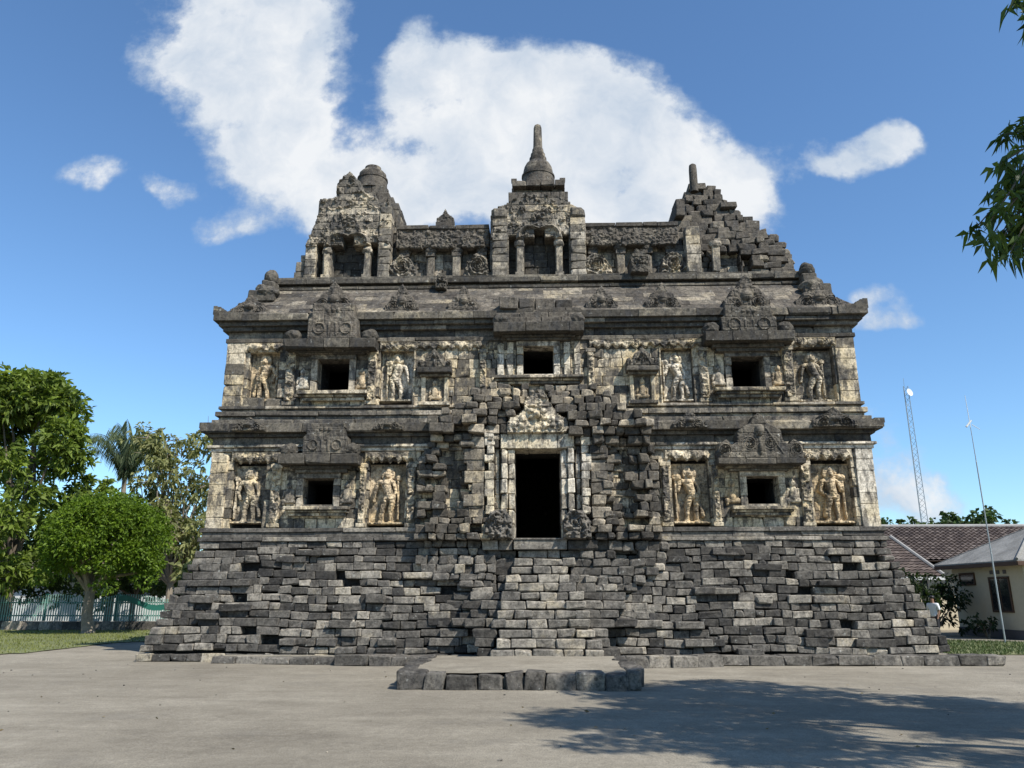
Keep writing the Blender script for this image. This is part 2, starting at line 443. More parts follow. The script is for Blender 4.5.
BW, BD = 8.65, 10.0     # half width and depth of the body; inset s moves all four faces
def row(mb, x0, x1, z0, z1, y, depth, lo=0.35, hi=0.8, prot=0.02, gap=0.006, ch=0.02, jit=0.008, zj=0.0, miss=0.0, tint=None, sag=0.0, wavy=0.0):
    for (a, b) in cut(x0, x1, lo, hi):
        if miss and rng.rand() < miss: continue
        p = rng.uniform(-prot, prot)
        za, zb = z0 + rng.uniform(0, zj), z1 - rng.uniform(0, zj)
        t = tint() if callable(tint) else (rng.rand() if tint is None else tint)
        if wavy:
            dz = wavy * 2 * (float(vnoise((a + b) * 0.45, z0 * 0.35, 91)) - 0.5); za += dz; zb += dz
        d = depth + p
        block(mb, ((a + b) / 2, y - p + d / 2, (za + zb) / 2), (b - a - gap * 2, d, zb - za - gap), ch, jit, t,
              yaw=rng.uniform(-sag, sag) if sag else 0)

def course(mb, z0, z1, s, depth=0.45, holes=(), sides=True, sprot=None, **kw):
    x0, x1 = -BW + s, BW - s
    for (a, b) in spans_minus(x0, x1, holes):
        row(mb, a, b, z0, z1, s, depth, **kw)
    if sides:
        k2 = dict(kw)
        pr = kw.get('prot', 0.02) if sprot is None else sprot
        lo, hi = kw.get('lo', 0.35), kw.get('hi', 0.8)
        for sg in (-1, 1):
            for (a, b) in cut(s + depth + 0.02, BD - s, lo * 1.2, hi * 1.4):
                p = rng.uniform(-pr, pr)
                d = depth
                t = kw.get('tint'); t = t() if callable(t) else (rng.rand() if t is None else t)
                block(mb, (sg * (BW - s + p - d / 2), (a + b) / 2, (z0 + z1) / 2), (d, b - a - 0.01, z1 - z0 - 0.006), kw.get('ch', 0.02), kw.get('jit', 0.008), t)
        bx(mb, -BW + s + depth, BW - s - depth, BD - s - depth, BD - s, z0 + 0.003, z1 - 0.003)

def carve(mb, x0, x1, z0, z1, inside, height, y0, back, cell=0.03, tint=None, seed=0):
    nx = max(2, int(round((x1 - x0) / cell))); nz = max(2, int(round((z1 - z0) / cell)))
    xs = np.linspace(x0, x1, nx + 1); zs = np.linspace(z0, z1, nz + 1)
    X, Z = np.meshgrid(xs, zs)
    xc = (xs[:-1] + xs[1:]) / 2; zc = (zs[:-1] + zs[1:]) / 2
    XC, ZC = np.meshgrid(xc, zc)
    Mk = inside(XC, ZC) if inside is not None else np.ones(XC.shape, bool)
    if not Mk.any(): return
    Hh = height(X, Z)
    cnt = np.zeros(X.shape, int)
    for (dz, dx) in ((0, 0), (0, 1), (1, 0), (1, 1)):
        cnt[dz:dz + nz, dx:dx + nx] += Mk
    used = cnt > 0
    edge = used & (cnt < 4)
    Hh = np.where(edge, Hh * 0.35, Hh)
    ids = -np.ones(X.shape, int); ids[used] = np.arange(used.sum())
    n = used.sum()
    fr = np.stack([X[used], (y0 - Hh)[used], Z[used]], 1)
    bk = np.stack([X[used], np.full(n, y0 + back), Z[used]], 1)
    jj, ii = np.nonzero(Mk)
    a = ids[jj, ii]; b = ids[jj, ii + 1]; c = ids[jj + 1, ii + 1]; d = ids[jj + 1, ii]
    quads = [np.stack([a, b, c, d], 1)]
    P = np.pad(Mk, 1)
    def side(mask, A, B):
        q = np.stack([A[mask], A[mask] + n, B[mask] + n, B[mask]], 1); quads.append(q)
    g = lambda dj, di: ids[np.clip(jj + dj, 0, nz), np.clip(ii + di, 0, nx)]
    side(~P[jj, ii + 1], g(0, 0), g(0, 1))        # below
    side(~P[jj + 2, ii + 1], g(1, 1), g(1, 0))    # above
    side(~P[jj + 1, ii], g(1, 0), g(0, 0))        # left
    side(~P[jj + 1, ii + 2], g(0, 1), g(1, 1))    # right
    q = np.concatenate(quads)
    # stones the carving was cut into
    zi = np.floor(Z / 0.24).astype(int); xi = np.floor((X + zi * 0.37) / 0.55).astype(int)
    tt = _hash(xi, zi, 77 + seed)
    tt = 0.25 + 0.5 * tt + 0.25 * (fbm(X * 3, Z * 3, seed) - 0.5)
    if tint is not None: tt = tt * 0.6 + tint * 0.4
    tt = tt[used]
    mb.add(np.concatenate([fr, bk]), q.ravel(), np.full(len(q), 4), np.concatenate([tt, tt]))

def poly_inside(pts, wob=0.0, seed=0, freq=5.0):
    pts = np.array(pts, float)
    def f(X, Z):
        if wob:
            X = X + wob * (fbm(X * freq, Z * freq, seed) - 0.5) * 2
            Z = Z + wob * (fbm(X * freq, Z * freq, seed + 9) - 0.5) * 2
        ins = np.zeros(X.shape, bool)
        n = len(pts)
        for i in range(n):
            xa, za = pts[i]; xb, zb = pts[(i + 1) % n]
            if za == zb: continue
            c = ((za > Z) != (zb > Z)) & (X < (xb - xa) * (Z - za) / (zb - za) + xa)
            ins ^= c
        return ins
    return f

def joints(X, Z, h=0.24, wdt=0.012):
    zi = np.floor(Z / h)
    dz = np.abs(Z / h - np.round(Z / h)) * h
    xx = (X + zi * 0.37) / 0.55
    dx = np.abs(xx - np.round(xx)) * 0.55
    return np.where((dz < wdt) | (dx < wdt), 1.0, 0.0)

def caps(X, Z, p, q, r0, r1, flat=1.0):
    px, pz = p; qx, qz = q
    dx, dz = qx - px, qz - pz
    L2 = dx * dx + dz * dz + 1e-9
    t = np.clip(((X - px) * dx + (Z - pz) * dz) / L2, 0, 1)
    d2 = (X - px - t * dx) ** 2 + (Z - pz - t * dz) ** 2
    r = r0 + (r1 - r0) * t
    return np.sqrt(np.maximum(0, r * r - d2)) * flat

def ell(X, Z, cx, cz, rx, rz, hh):
    d = 1 - ((X - cx) / rx) ** 2 - ((Z - cz) / rz) ** 2
    return hh * np.sqrt(np.maximum(0, d))

def scroll(X, Z, cx, cz, r, hand, hh):
    dx = (X - cx) * hand; dz = Z - cz
    rr = np.hypot(dx, dz); th = np.arctan2(dz, dx)
    ph = (np.log(rr / r + 0.08) * 2.6 + th / (2 * np.pi) * 2) % 1.0
    ridge = 0.5 + 0.5 * np.cos(2 * np.pi * ph)
    fall = np.clip(1.25 - rr / r, 0, 1) ** 0.5
    worn = 0.35 + 0.9 * fbm(X * 6 + 3, Z * 6, 17, 3)
    return hh * ridge * fall * worn

def kala(X, Z, cx, cz, s, hh):
    h = ell(X, Z, cx, cz, 0.55 * s, 0.42 * s, hh * 0.7)
    for sg in (-1, 1):
        h = np.maximum(h, hh * 0.5 + ell(X, Z, cx + sg * 0.22 * s, cz + 0.12 * s, 0.13 * s, 0.11 * s, hh * 0.6) * (np.hypot((X - cx - sg * .22 * s) / .13, (Z - cz - .12 * s) / .11) < s))
        h = np.maximum(h, ell(X, Z, cx + sg * 0.5 * s, cz - 0.15 * s, 0.2 * s, 0.2 * s, hh * 0.8))
        h = np.maximum(h, caps(X, Z, (cx + sg * 0.1 * s, cz + 0.3 * s), (cx + sg * 0.45 * s, cz + 0.32 * s), 0.07 * s, 0.04 * s, hh / (0.07 * s)))
    h = np.maximum(h, ell(X, Z, cx, cz - 0.02 * s, 0.12 * s, 0.12 * s, hh * 1.35))
    h = h - np.where((np.abs(Z - cz + 0.2 * s) < 0.06 * s) & (np.abs(X - cx) < 0.38 * s), hh * 0.6, 0) * (0.6 + 0.4 * np.sign(np.sin((X - cx) * 40 / s)))
    return h

def foliage_relief(X, Z, seed, hh, f=7.0):
    a = fbm(X * f, Z * f, seed, 3); b = fbm(X * f * 1.9 + 7, Z * f * 1.9, seed + 5, 3)
    ridg = 1 - np.abs(2 * a - 1) * 2.2
    return hh * (0.55 * np.clip(ridg, 0, 1) + 0.75 * np.clip(b - 0.42, 0, 1) * 2)

def figure(X, Z, cx, z0, H, lean, seed, mirror=1):
    """a standing bodhisattva in high relief"""
    u = (X - cx) / H * mirror; v = (Z - z0) / H
    r = random.Random(seed)
    h = np.zeros(X.shape)
    k = lean
    hip = (0.045 * k, 0.47); che = (-0.03 * k, 0.68); nk = (0.0, 0.77)
    lf = (-0.075, 0.07); rf = (0.085, 0.07)
    F = 1.15
    add = lambda p_, q_, ra, rb: np.maximum(h, caps(u, v, p_, q_, ra * .86, rb * .86) * F * 1.1)
    h = add((hip[0] - 0.05, 0.45), (lf[0] + 0.01, 0.26), 0.068, 0.05)
    h = add((lf[0] + 0.01, 0.26), lf, 0.05, 0.034)
    h = add((hip[0] + 0.05, 0.45), (rf[0] - 0.005, 0.26), 0.068, 0.05)
    h = add((rf[0] - 0.005, 0.26), rf, 0.05, 0.034)
    h = add((lf[0] - 0.03, 0.055), (lf[0] + 0.02, 0.055), 0.03, 0.03)
    h = add((rf[0] - 0.02, 0.055), (rf[0] + 0.03, 0.055), 0.03, 0.03)
    h = add(hip, che, 0.085, 0.098)
    h = add((che[0] - 0.095, 0.715), (che[0] + 0.095, 0.715), 0.052, 0.052)
    h = add(che, nk, 0.06, 0.042)
    # arms
    h = add((che[0] - 0.13, 0.705), (che[0] - 0.175, 0.56), 0.042, 0.034)
    if r.random() < 0.6: h = add((che[0] - 0.175, 0.56), (che[0] - 0.16, 0.72), 0.034, 0.03); h = np.maximum(h, ell(u, v, che[0] - 0.165, 0.78, 0.055, 0.06, 0.06))
    else: h = add((che[0] - 0.175, 0.56), (che[0] - 0.13, 0.43), 0.034, 0.028)
    h = add((che[0] + 0.13, 0.705), (che[0] + 0.18, 0.55), 0.042, 0.034)
    if r.random() < 0.5: h = add((che[0] + 0.18, 0.55), (hip[0] + 0.1, 0.48), 0.034, 0.03)
    else: h = add((che[0] + 0.18, 0.55), (che[0] + 0.2, 0.40), 0.034, 0.028)
    # head, crown, halo
    h = np.maximum(h, ell(u, v, nk[0], 0.83, 0.058, 0.068, 0.105))
    h = np.maximum(h, caps(u, v, (nk[0], 0.885), (nk[0], 0.965), 0.05, 0.018) * 1.3)
    h = np.maximum(h, ell(u, v, nk[0], 0.85, 0.12, 0.13, 0.028))
    # sash, lotus stem
    sx = che[0] - 0.22
    h = np.maximum(h, caps(u, v, (sx, 0.1), (sx + 0.01, 0.72), 0.018, 0.022) * 1.2)
    h = np.maximum(h, ell(u, v, sx, 0.78, 0.05, 0.05, 0.04))
    h = np.maximum(h, caps(u, v, (hip[0] + 0.09, 0.42), (hip[0] + 0.15, 0.14), 0.025, 0.035) * 0.9)
    h = np.where(h > 0.06, h + 0.008 * np.sin(v * 120) * ((v < 0.45) | (v > 0.87)), h)
    h = np.maximum(h, np.where(v < 0.045, 0.07, 0))
    return h * H

def lump(mb, c, size, seed, sub=3, amp=0.35, f=2.2, tint=None):
    bm = bmesh.new()
    bmesh.ops.create_icosphere(bm, subdivisions=sub, radius=1.0)
    v = np.array([q.co[:] for q in bm.verts]); F = [[q.index for q in fc.verts] for fc in bm.faces]
    bm.free()
    n = fbm(v[:, 0] * f + v[:, 1] * 1.7 + seed, v[:, 2] * f + v[:, 1] * 1.3, seed, 4) - 0.5
    v = v * (1 + amp * 2 * n[:, None]) * np.asarray(size) / 2 + np.asarray(c)
    mb.faces(v, F, rng.rand() if tint is None else tint)

def lathe(mb, c, prof, seg=28, tint=None, wob=0.0):
    c = np.asarray(c, float); k = len(prof); vs = []; ts = []
    for j, (r, z) in enumerate(prof):
        for i in range(seg):
            a = 2 * math.pi * i / seg
            rr = r * (1 + wob * (vnoise(i * 0.7, j * 1.3, 5) - 0.5))
            vs.append((c[0] + rr * math.cos(a), c[1] + rr * math.sin(a), c[2] + z))
            ts.append(_hash(np.int64(i // 4), np.int64(j // 2), 9) if tint is None else tint)
    F = []
    for j in range(k - 1):
        for i in range(seg):
            i2 = (i + 1) % seg
            F.append([j * seg + i, j * seg + i2, (j + 1) * seg + i2, (j + 1) * seg + i])
    F.append([(k - 1) * seg + i for i in range(seg)])
    mb.faces(vs, F, ts)

def tube(mb, pts, rad, seg=8, tint=0.5):
    pts = [Vector(p) for p in pts]; vs = []; F = []
    up = Vector((0.31, 0.2, 0.93))
    for j, p in enumerate(pts):
        d = (pts[min(j + 1, len(pts) - 1)] - pts[max(j - 1, 0)]).normalized()
        a = d.cross(up)
        if a.length < 1e-3: a = d.cross(Vector((1, 0, 0)))
        a.normalize(); b = d.cross(a)
        r = rad[j] if isinstance(rad, (list, tuple)) else rad
        for i in range(seg):
            t = 2 * math.pi * i / seg
            vs.append(tuple(p + a * (r * math.cos(t)) + b * (r * math.sin(t))))
    for j in range(len(pts) - 1):
        for i in range(seg):
            i2 = (i + 1) % seg
            F.append([j * seg + i, (j + 1) * seg + i, (j + 1) * seg + i2, j * seg + i2])
    F.append(list(range(seg))); F.append([(len(pts) - 1) * seg + i for i in range(seg)][::-1])
    mb.faces(vs, F, tint)

def tag(o, label=None, cat=None, group=None, kind=None):
    if label: o['label'] = label
    if cat: o['category'] = cat
    if group: o['group'] = group
    if kind: o['kind'] = kind
    return o
def empty(name, loc=(0, 0, 0), rz=0.0):
    o = bpy.data.objects.new(name, None); COL.objects.link(o)
    o.location = loc; o.rotation_euler = (0, 0, rz); o.empty_display_size = 0.3
    return o

# ================================================================== GROUND
mb = MB()
N = 160
gx = np.concatenate([[-900, -300, -120], np.linspace(-45, 45, N), [120, 300, 900]])
gy = np.concatenate([[-300, -100, -40], np.linspace(-24, 40, N), [90, 250, 1200]])
GX, GY = np.meshgrid(gx, gy)
def ground_z(x, y):
    near = np.clip(1 - np.maximum(np.abs(x) - 30, 0) / 15, 0, 1)
    return (0.05 * (fbm(x * 0.35, y * 0.35, 21) - 0.5) + 0.025 * (fbm(x * 1.6, y * 1.6, 31) - 0.5)) * near
GZ = ground_z(GX, GY)
nyy, nxx = GX.shape
I = np.arange(nyy * nxx).reshape(nyy, nxx)
q = np.stack([I[:-1, :-1], I[:-1, 1:], I[1:, 1:], I[1:, :-1]], -1).reshape(-1, 4)
mb.add(np.stack([GX.ravel(), GY.ravel(), GZ.ravel()], 1), q.ravel(), np.full(len(q), 4))
g = mb.build('ground', M['ground'], smooth=True); tag(g, kind='structure')

def lawn_sheet(name, pts, z=0.012, cuts=60):
    pts = np.array(pts, float)
    x0, y0 = pts.min(0); x1, y1 = pts.max(0)
    ins = poly_inside(pts, 0.25, 4, 0.8)
    mb = MB()
    nx = int((x1 - x0) / 0.3); ny = int((y1 - y0) / 0.3)
    xs = np.linspace(x0, x1, nx + 1); ys = np.linspace(y0, y1, ny + 1)
    X, Y = np.meshgrid(xs, ys)
    XC, YC = np.meshgrid((xs[1:] + xs[:-1]) / 2, (ys[1:] + ys[:-1]) / 2)
    Mk = ins(XC, YC)
    used = np.zeros(X.shape, bool)
    for dj in (0, 1):
        for di in (0, 1): used[dj:dj + ny, di:di + nx] |= Mk
    ids = -np.ones(X.shape, int); ids[used] = np.arange(used.sum())
    jj, ii = np.nonzero(Mk)
    q = np.stack([ids[jj, ii], ids[jj, ii + 1], ids[jj + 1, ii + 1], ids[jj + 1, ii]], 1)
    Zz = ground_z(X, Y) + z + 0.02 * fbm(X, Y, 8)
    mb.add(np.stack([X[used], Y[used], Zz[used]], 1), q.ravel(), np.full(len(q), 4))
    o = mb.build(name, M['lawn'], smooth=True)
    tag(o, kind='structure')
    return ins, (x0, x1, y0, y1), z

def grass(ins, bb, z, n, label, hmin=0.04, hmax=0.10, mat='grass'):
    x0, x1, y0, y1 = bb
    P = rng.uniform((x0, y0), (x1, y1), (n, 2))
    P = P[ins(P[:, 0], P[:, 1])]
    P = P[rng.rand(len(P)) < 0.35 + 0.9 * fbm(P[:, 0] * 0.8, P[:, 1] * 0.8, 55)]
    n = len(P)
    a = rng.uniform(0, 2 * np.pi, n); h = rng.uniform(hmin, hmax, n); wd = rng.uniform(0.008, 0.02, n)
    bz = ground_z(P[:, 0], P[:, 1]) + z
    dx = np.cos(a) * wd; dy = np.sin(a) * wd
    ln = rng.uniform(-0.05, 0.05, (n, 2))
    v = np.stack([np.stack([P[:, 0] - dx, P[:, 1] - dy, bz], 1), np.stack([P[:, 0] + dx, P[:, 1] + dy, bz], 1),
                  np.stack([P[:, 0] + ln[:, 0], P[:, 1] + ln[:, 1], bz + h], 1)], 1).reshape(-1, 3)
    mb = MB()
    mb.add(v, np.arange(n * 3), np.full(n, 3), np.repeat(rng.rand(n), 3))
    o = mb.build('grass', M[mat]); tag(o, label, 'grass', kind='stuff')

LA = lawn_sheet('lawn', [(-45, -6), (-14.6, -6), (-14.3, 1.0), (-14.0, 7.0), (-9, 8.5), (-9, 16.2), (-45, 16.2)])
grass(*LA, 70000, 'short sunlit yellow green grass on the left lawn before the fence')
LB = lawn_sheet('lawn', [(10.9, 2.2), (12.6, 1.75), (20, 1.3), (24, 8.0), (15.9, 8.0), (13.0, 9.5), (10.2, 9.5)])
grass(*LB, 30000, 'short grass strip with shade painted into its colour, right of the temple before the cream house', 0.04, 0.09, 'grass_painted_shade')

# ================================================================== TEMPLE
temple = empty('stone_temple', (0, 0, 0))
tag(temple, 'large grey stone temple with three roof towers, carved walls and a dark central doorway', 'temple')
T = temple

# openings (x0, x1, z0, z1)
DOOR = (-0.58, 0.58, 2.85, 5.18)
LOWWIN = [(-6.12, -5.34, 3.80, 4.48), (5.37, 6.16, 3.78, 4.48)]
UPWIN = [(-5.98, -5.12, 6.90, 7.76), (5.24, 6.08, 6.90, 7.72), (-0.36, 0.45, 7.30, 8.08)]

# ---- plinth: courses of big worn blocks stepping back
pl = MB()
nb = 14; zb0, zb1 = 0.0, 2.86
hs = [0.20] + [ (zb1 - 0.20) / nb * k for k in rng.uniform(0.88, 1.12, nb)]
sc_ = (zb1 - 0.20) / sum(hs[1:]); hs = [hs[0]] + [h * sc_ for h in hs[1:]]
z = 0.0
plz = []
def plinth_tint():
    r = rng.rand()
    return rng.uniform(.95, 1.15) if r < 0.07 else (rng.uniform(0.55, 0.9) if r < 0.36 else rng.uniform(-.1, 0.55))
for i, h in enumerate(hs):
    t = z / zb1
    s = -0.92 + 0.93 * t ** 1.02
    hole = [(-1.25, 1.30)] if i > 0 else []
    smooth_top = i >= nb - 1
    course(pl, z, z + h, s, 0.5, holes=hole, lo=0.20, hi=0.58, prot=0.02 if smooth_top or i == 0 else 0.045, gap=0.005, ch=0.022, wavy=0.0 if i in (0, nb) else 0.06,
           jit=0.016, zj=0.014, miss=0 if i in (0, nb) else 0.032, tint=plinth_tint, sprot=0.07, sag=0.03)
    plz.append((z, h, s)); z += h
# a few blocks that stick out or lie loose on the ledges
for k in range(60):
    i = rng.randint(1, nb)
    zz, h, s = plz[i]
    x = rng.uniform(-8.4, 8.4)
    if abs(x) < 1.5: continue
    wd = rng.uniform(0.35, 0.8); hh = h * rng.uniform(0.75, 1.0)
    block(pl, (x, s + 0.22 - rng.uniform(0.06, 0.16), zz + hh / 2), (wd, 0.5, hh - 0.006), 0.025, 0.015, plinth_tint(), yaw=rng.uniform(-0.05, 0.05))
plo = pl.build('plinth', M['base'], T)
co = MB()
for i, (zz, h, s) in enumerate(plz):
    bx(co, -BW + s + 0.33, BW - s - 0.33, s + 0.33, BD - s - 0.33, zz, zz + h - 0.004, ch=0.0, tint=0.1)
co.build('plinth_core', M['inner'], T)

# ---- stair with ruined cheeks
stp = MB()
ns = 12; za, zt = 0.20, 2.62; ya, yb = -2.45, -0.30
for k in range(ns):
    z0 = za + (zt - za) * k / ns; z1 = za + (zt - za) * (k + 1) / ns
    y = ya + (yb - ya) * k / (ns - 1)
    wl = -1.10 + 0.045 * k + rng.uniform(-0.12, 0.12); wr = 1.34 - 0.055 * k + rng.uniform(-0.12, 0.14)
    row(stp, wl, wr, z0, z1, y, 1.1, 0.3, 0.75, prot=0.035, jit=0.018, ch=0.03, zj=0.014, tint=lambda: rng.uniform(0.5, 1.0), sag=0.025)
    bx(stp, wl + 0.2, wr - 0.2, y + 0.3, 1.0, z0, z1 - 0.02, tint=0.2)
# rough shoulders either side of the steps
for sg in (-1, 1):
    for k in range(ns):
        z0 = za + (zt - za) * k / ns; z1 = za + (zt - za) * (k + 1) / ns
        y = ya + (yb - ya) * k / (ns - 1)
        xin = (1.30 - 0.055 * k) if sg > 0 else -(1.04 - 0.045 * k)
        ext = rng.uniform(0.6, 1.5) if k > 2 else rng.uniform(0.0, 0.25)
        sb = -0.92 + 0.93 * z0 / zb1
        xs = xin
        while abs(xs) < abs(xin) + ext:
            d = rng.uniform(0.3, 0.62)
            yy_ = min(y + 0.36 + rng.uniform(-.1, .12) + 0.6 * (abs(xs) - abs(xin)) + rng.uniform(-0.12, 0.18), sb - 0.03 + rng.uniform(-0.1, 0.05))
            a, b = (xs, xs + d) if sg > 0 else (xs - d, xs)
            block(stp, ((a + b) / 2, yy_ + 0.45, (z0 + z1) / 2), (d - 0.012, 0.9, z1 - z0 - 0.012), 0.024, 0.018, plinth_tint() * .75, yaw=rng.uniform(-0.05, 0.05))
            xs += sg * d
row(stp, -0.62, 0.72, 2.62, 2.86, -0.42, 0.8, 1.0, 1.5, prot=0.01, tint=0.75)
row(stp, -1.4, -0.64, 2.62, 2.86, -0.36, 0.8, 0.3, 0.5, prot=0.05)
row(stp, 0.74, 1.5, 2.62, 2.86, -0.40, 0.8, 0.3, 0.7, prot=0.05)
stp.build('staircase', M['base'], T)

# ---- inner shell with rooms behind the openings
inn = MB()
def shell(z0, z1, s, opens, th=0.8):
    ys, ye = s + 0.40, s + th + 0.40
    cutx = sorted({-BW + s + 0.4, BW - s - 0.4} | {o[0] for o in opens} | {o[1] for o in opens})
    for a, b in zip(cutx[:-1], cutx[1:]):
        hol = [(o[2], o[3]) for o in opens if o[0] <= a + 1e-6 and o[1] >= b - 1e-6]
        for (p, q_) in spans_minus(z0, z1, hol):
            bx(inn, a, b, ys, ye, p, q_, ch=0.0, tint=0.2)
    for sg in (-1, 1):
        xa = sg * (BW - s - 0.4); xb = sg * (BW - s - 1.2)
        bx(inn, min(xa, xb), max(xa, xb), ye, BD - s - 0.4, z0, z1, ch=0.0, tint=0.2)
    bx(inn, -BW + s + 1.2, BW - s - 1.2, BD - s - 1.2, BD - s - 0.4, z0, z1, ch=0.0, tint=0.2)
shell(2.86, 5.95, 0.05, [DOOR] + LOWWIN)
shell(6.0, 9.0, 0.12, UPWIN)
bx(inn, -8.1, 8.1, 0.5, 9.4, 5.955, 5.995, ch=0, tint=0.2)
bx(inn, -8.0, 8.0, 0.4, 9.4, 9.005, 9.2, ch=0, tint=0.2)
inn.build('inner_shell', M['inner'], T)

# ---- wall courses
def wall_tint(): 
    return rng.uniform(0.1, 1.0)
LOWPAN = [(-8.02, -7.16, 3.32, 4.86), (-4.42, -3.46, 3.28, 4.88), (3.46, 4.42, 3.28, 4.86), (7.04, 8.06, 3.28, 4.84)]
UPPAN = [(-7.90, -7.08, 6.60, 8.02), (-4.27, -3.38, 6.58, 8.02), (3.36, 4.20, 6.52, 7.98), (6.90, 7.96, 6.48, 7.96)]
PORCH_L, PORCH_R = -3.0, 3.0
lw = MB()
z = 3.20
zs = list(np.linspace(3.20, 5.20, 9))
for a, b in zip(zs[:-1], zs[1:]):
    mid = (a + b) / 2
    hol = [(o[0] - 0.19, o[1] + 0.19) for o in LOWWIN if o[2] - 0.1 < mid < o[3] + 0.12]
    hol += [(o[0], o[1]) for o in LOWPAN if o[2] < mid < o[3]]
    if mid < 5.56: hol.append((-0.93, 0.93))
    course(lw, a, b, 0.05, 0.4, holes=hol, lo=0.25, hi=0.6, prot=0.014, jit=0.006, ch=0.012, tint=wall_tint)
lw_o = lw.build('wall', M['wall'], T); lw_o['label'] = 'pale patched lower storey wall of the temple'
uw = MB()
zs = list(np.linspace(6.46, 8.26, 8))
for a, b in zip(zs[:-1], zs[1:]):
    mid = (a + b) / 2
    hol = [(o[0] - 0.19, o[1] + 0.19) for o in UPWIN if o[2] - 0.1 < mid < o[3] + 0.12]
    hol += [(o[0], o[1]) for o in UPPAN if o[2] < mid < o[3]]
    course(uw, a, b, 0.13, 0.4, holes=hol, lo=0.25, hi=0.6, prot=0.014, jit=0.006, ch=0.012, tint=wall_tint)
uw_o = uw.build('wall', M['wall'], T); uw_o['label'] = 'pale patched upper storey wall of the temple'

# ---- mouldings and cornices: runs of long stones
def moulding(name, bands, mat, label=None, holes=()):
    m = MB()
    for (z0, z1, s) in bands:
        course(m, z0, z1, s, 0.55, holes=holes, lo=0.7, hi=1.8, prot=0.010, jit=0.006, ch=0.016, gap=0.002,
               tint=lambda: rng.uniform(0.1, 0.9))
    o = m.build(name, mat, T)
    if label: o['label'] = label
    return o
moulding('base_moulding', [(2.86, 2.96, -0.10), (2.96, 3.09, -0.02), (3.09, 3.20, -0.07)], M['base'], 'stepped moulding under the lower wall', holes=[(-1.0, 1.0)])
moulding('string_course', [(5.20, 5.30, -0.03), (5.30, 5.37, -0.10)], M['pale'], 'thin pale ledge under the lower cornice')
moulding('cornice', [(5.37, 5.58, 0.0), (5.58, 5.68, -0.10), (5.68, 5.92, -0.24)], M['dark'], 'dark overhanging cornice between the storeys')
moulding('base_moulding', [(5.92, 6.06, -0.06), (6.06, 6.17, 0.06), (6.17, 6.30, -0.01), (6.30, 6.38, 0.11), (6.38, 6.46, 0.04)], M['grey'], 'stepped moulding under the upper wall')
moulding('cornice', [(8.26, 8.38, 0.06), (8.38, 8.58, 0.10), (8.58, 8.70, -0.02), (8.70, 8.82, -0.12), (8.82, 9.03, -0.21)], M['dark'], 'dark overhanging top cornice with upturned corners')
# upturned cornice corners
cc = MB()
for (zc, s, hh) in ((5.92, -0.24, 0.03), (9.03, -0.21, 0.22)):
    for sg in (-1, 1):
        x = sg * (BW - s)
        pts = [(x - sg * 0.75, zc - 0.20), (x + sg * 0.02, zc - 0.20), (x + sg * 0.06, zc + hh), (x - sg * 0.12, zc + hh * 0.9), (x - sg * 0.32, zc + hh * 0.3), (x - sg * 0.75, zc + 0.01)]
        carve(cc, min(x - sg * 0.75, x + sg * 0.1), max(x - sg * 0.75, x + sg * 0.1), zc - 0.2, zc + hh, poly_inside(pts, 0.01, 3),
              lambda X, Z: 0.01 * fbm(X * 9, Z * 9, 3), s - 0.02, 0.5, 0.025)
cc.build('cornice_corner', M['dark'], T)

# ---- sloping roof above the top cornice
rs = MB()
nr = 6
for k in range(nr):
    z0 = 9.06 + (10.20 - 9.06) * k / nr; z1 = 9.06 + (10.20 - 9.06) * (k + 1) / nr
    s = -0.10 + 1.10 * k / nr
    # sloped faces: front row as tilted stones
    for (a, b) in cut(-BW + s + 0.02, BW - s - 0.02, 0.35, 0.9):
        p = rng.uniform(-0.006, 0.006); s1 = s + 1.10 / nr
        f0 = (BW - s - 1.10 / nr) / (BW - s)
        aa, bb_ = a + 0.003, b - 0.003
        a1, b1 = aa * (f0 if abs(aa) > BW - s - 0.05 else 1), bb_ * (f0 if abs(bb_) > BW - s - 0.05 else 1)
        y0 = s + p; y1 = s1 + p
        v = [(aa, y0, z0 + 0.001), (bb_, y0, z0 + 0.001), (b1, y1, z1 - 0.001), (a1, y1, z1 - 0.001),
             (aa, y0 + 0.6, z0 + 0.004), (bb_, y0 + 0.6, z0 + 0.004), (b1, y1 + 0.6, z1 - 0.004), (a1, y1 + 0.6, z1 - 0.004)]
        rs.faces(v, [[0, 1, 2, 3], [5, 4, 7, 6], [3, 2, 6, 7], [1, 0, 4, 5], [4, 0, 3, 7], [1, 5, 6, 2]], rng.rand())
    for sg in (-1, 1):
        for (a, b) in cut(s + 0.25, BD - s, 0.5, 1.1):
            x0 = sg * (BW - s); x1 = sg * (BW - s - 1.10 / nr)
            v = [(x0, a, z0), (x0, b, z0), (x1, b, z1 - 0.004), (x1, a, z1 - 0.004), (x0 - sg * 0.5, a, z0), (x0 - sg * 0.5, b, z0), (x1 - sg * 0.5, b, z1 - 0.004), (x1 - sg * 0.5, a, z1 - 0.004)]
            fs = [[1, 0, 3, 2], [4, 5, 6, 7], [2, 3, 7, 6], [0, 1, 5, 4], [0, 4, 7, 3], [5, 1, 2, 6]]
            if sg < 0: fs = [f[::-1] for f in fs]
            rs.faces(v, fs, rng.rand())
    bx(rs, -BW + s + 0.35, BW - s - 0.35, s + 0.35, BD - s - 0.1, z0, z1 - 0.006, ch=0, tint=0.3)
rs.build('roof_slope', M['roof'], T)
moulding('roof_band', [(10.16, 10.25, 0.92), (10.25, 10.33, 1.02), (10.33, 10.48, 0.86), (10.48, 10.60, 1.0)], M['dark'], 'dark projecting ledge under the roof towers')

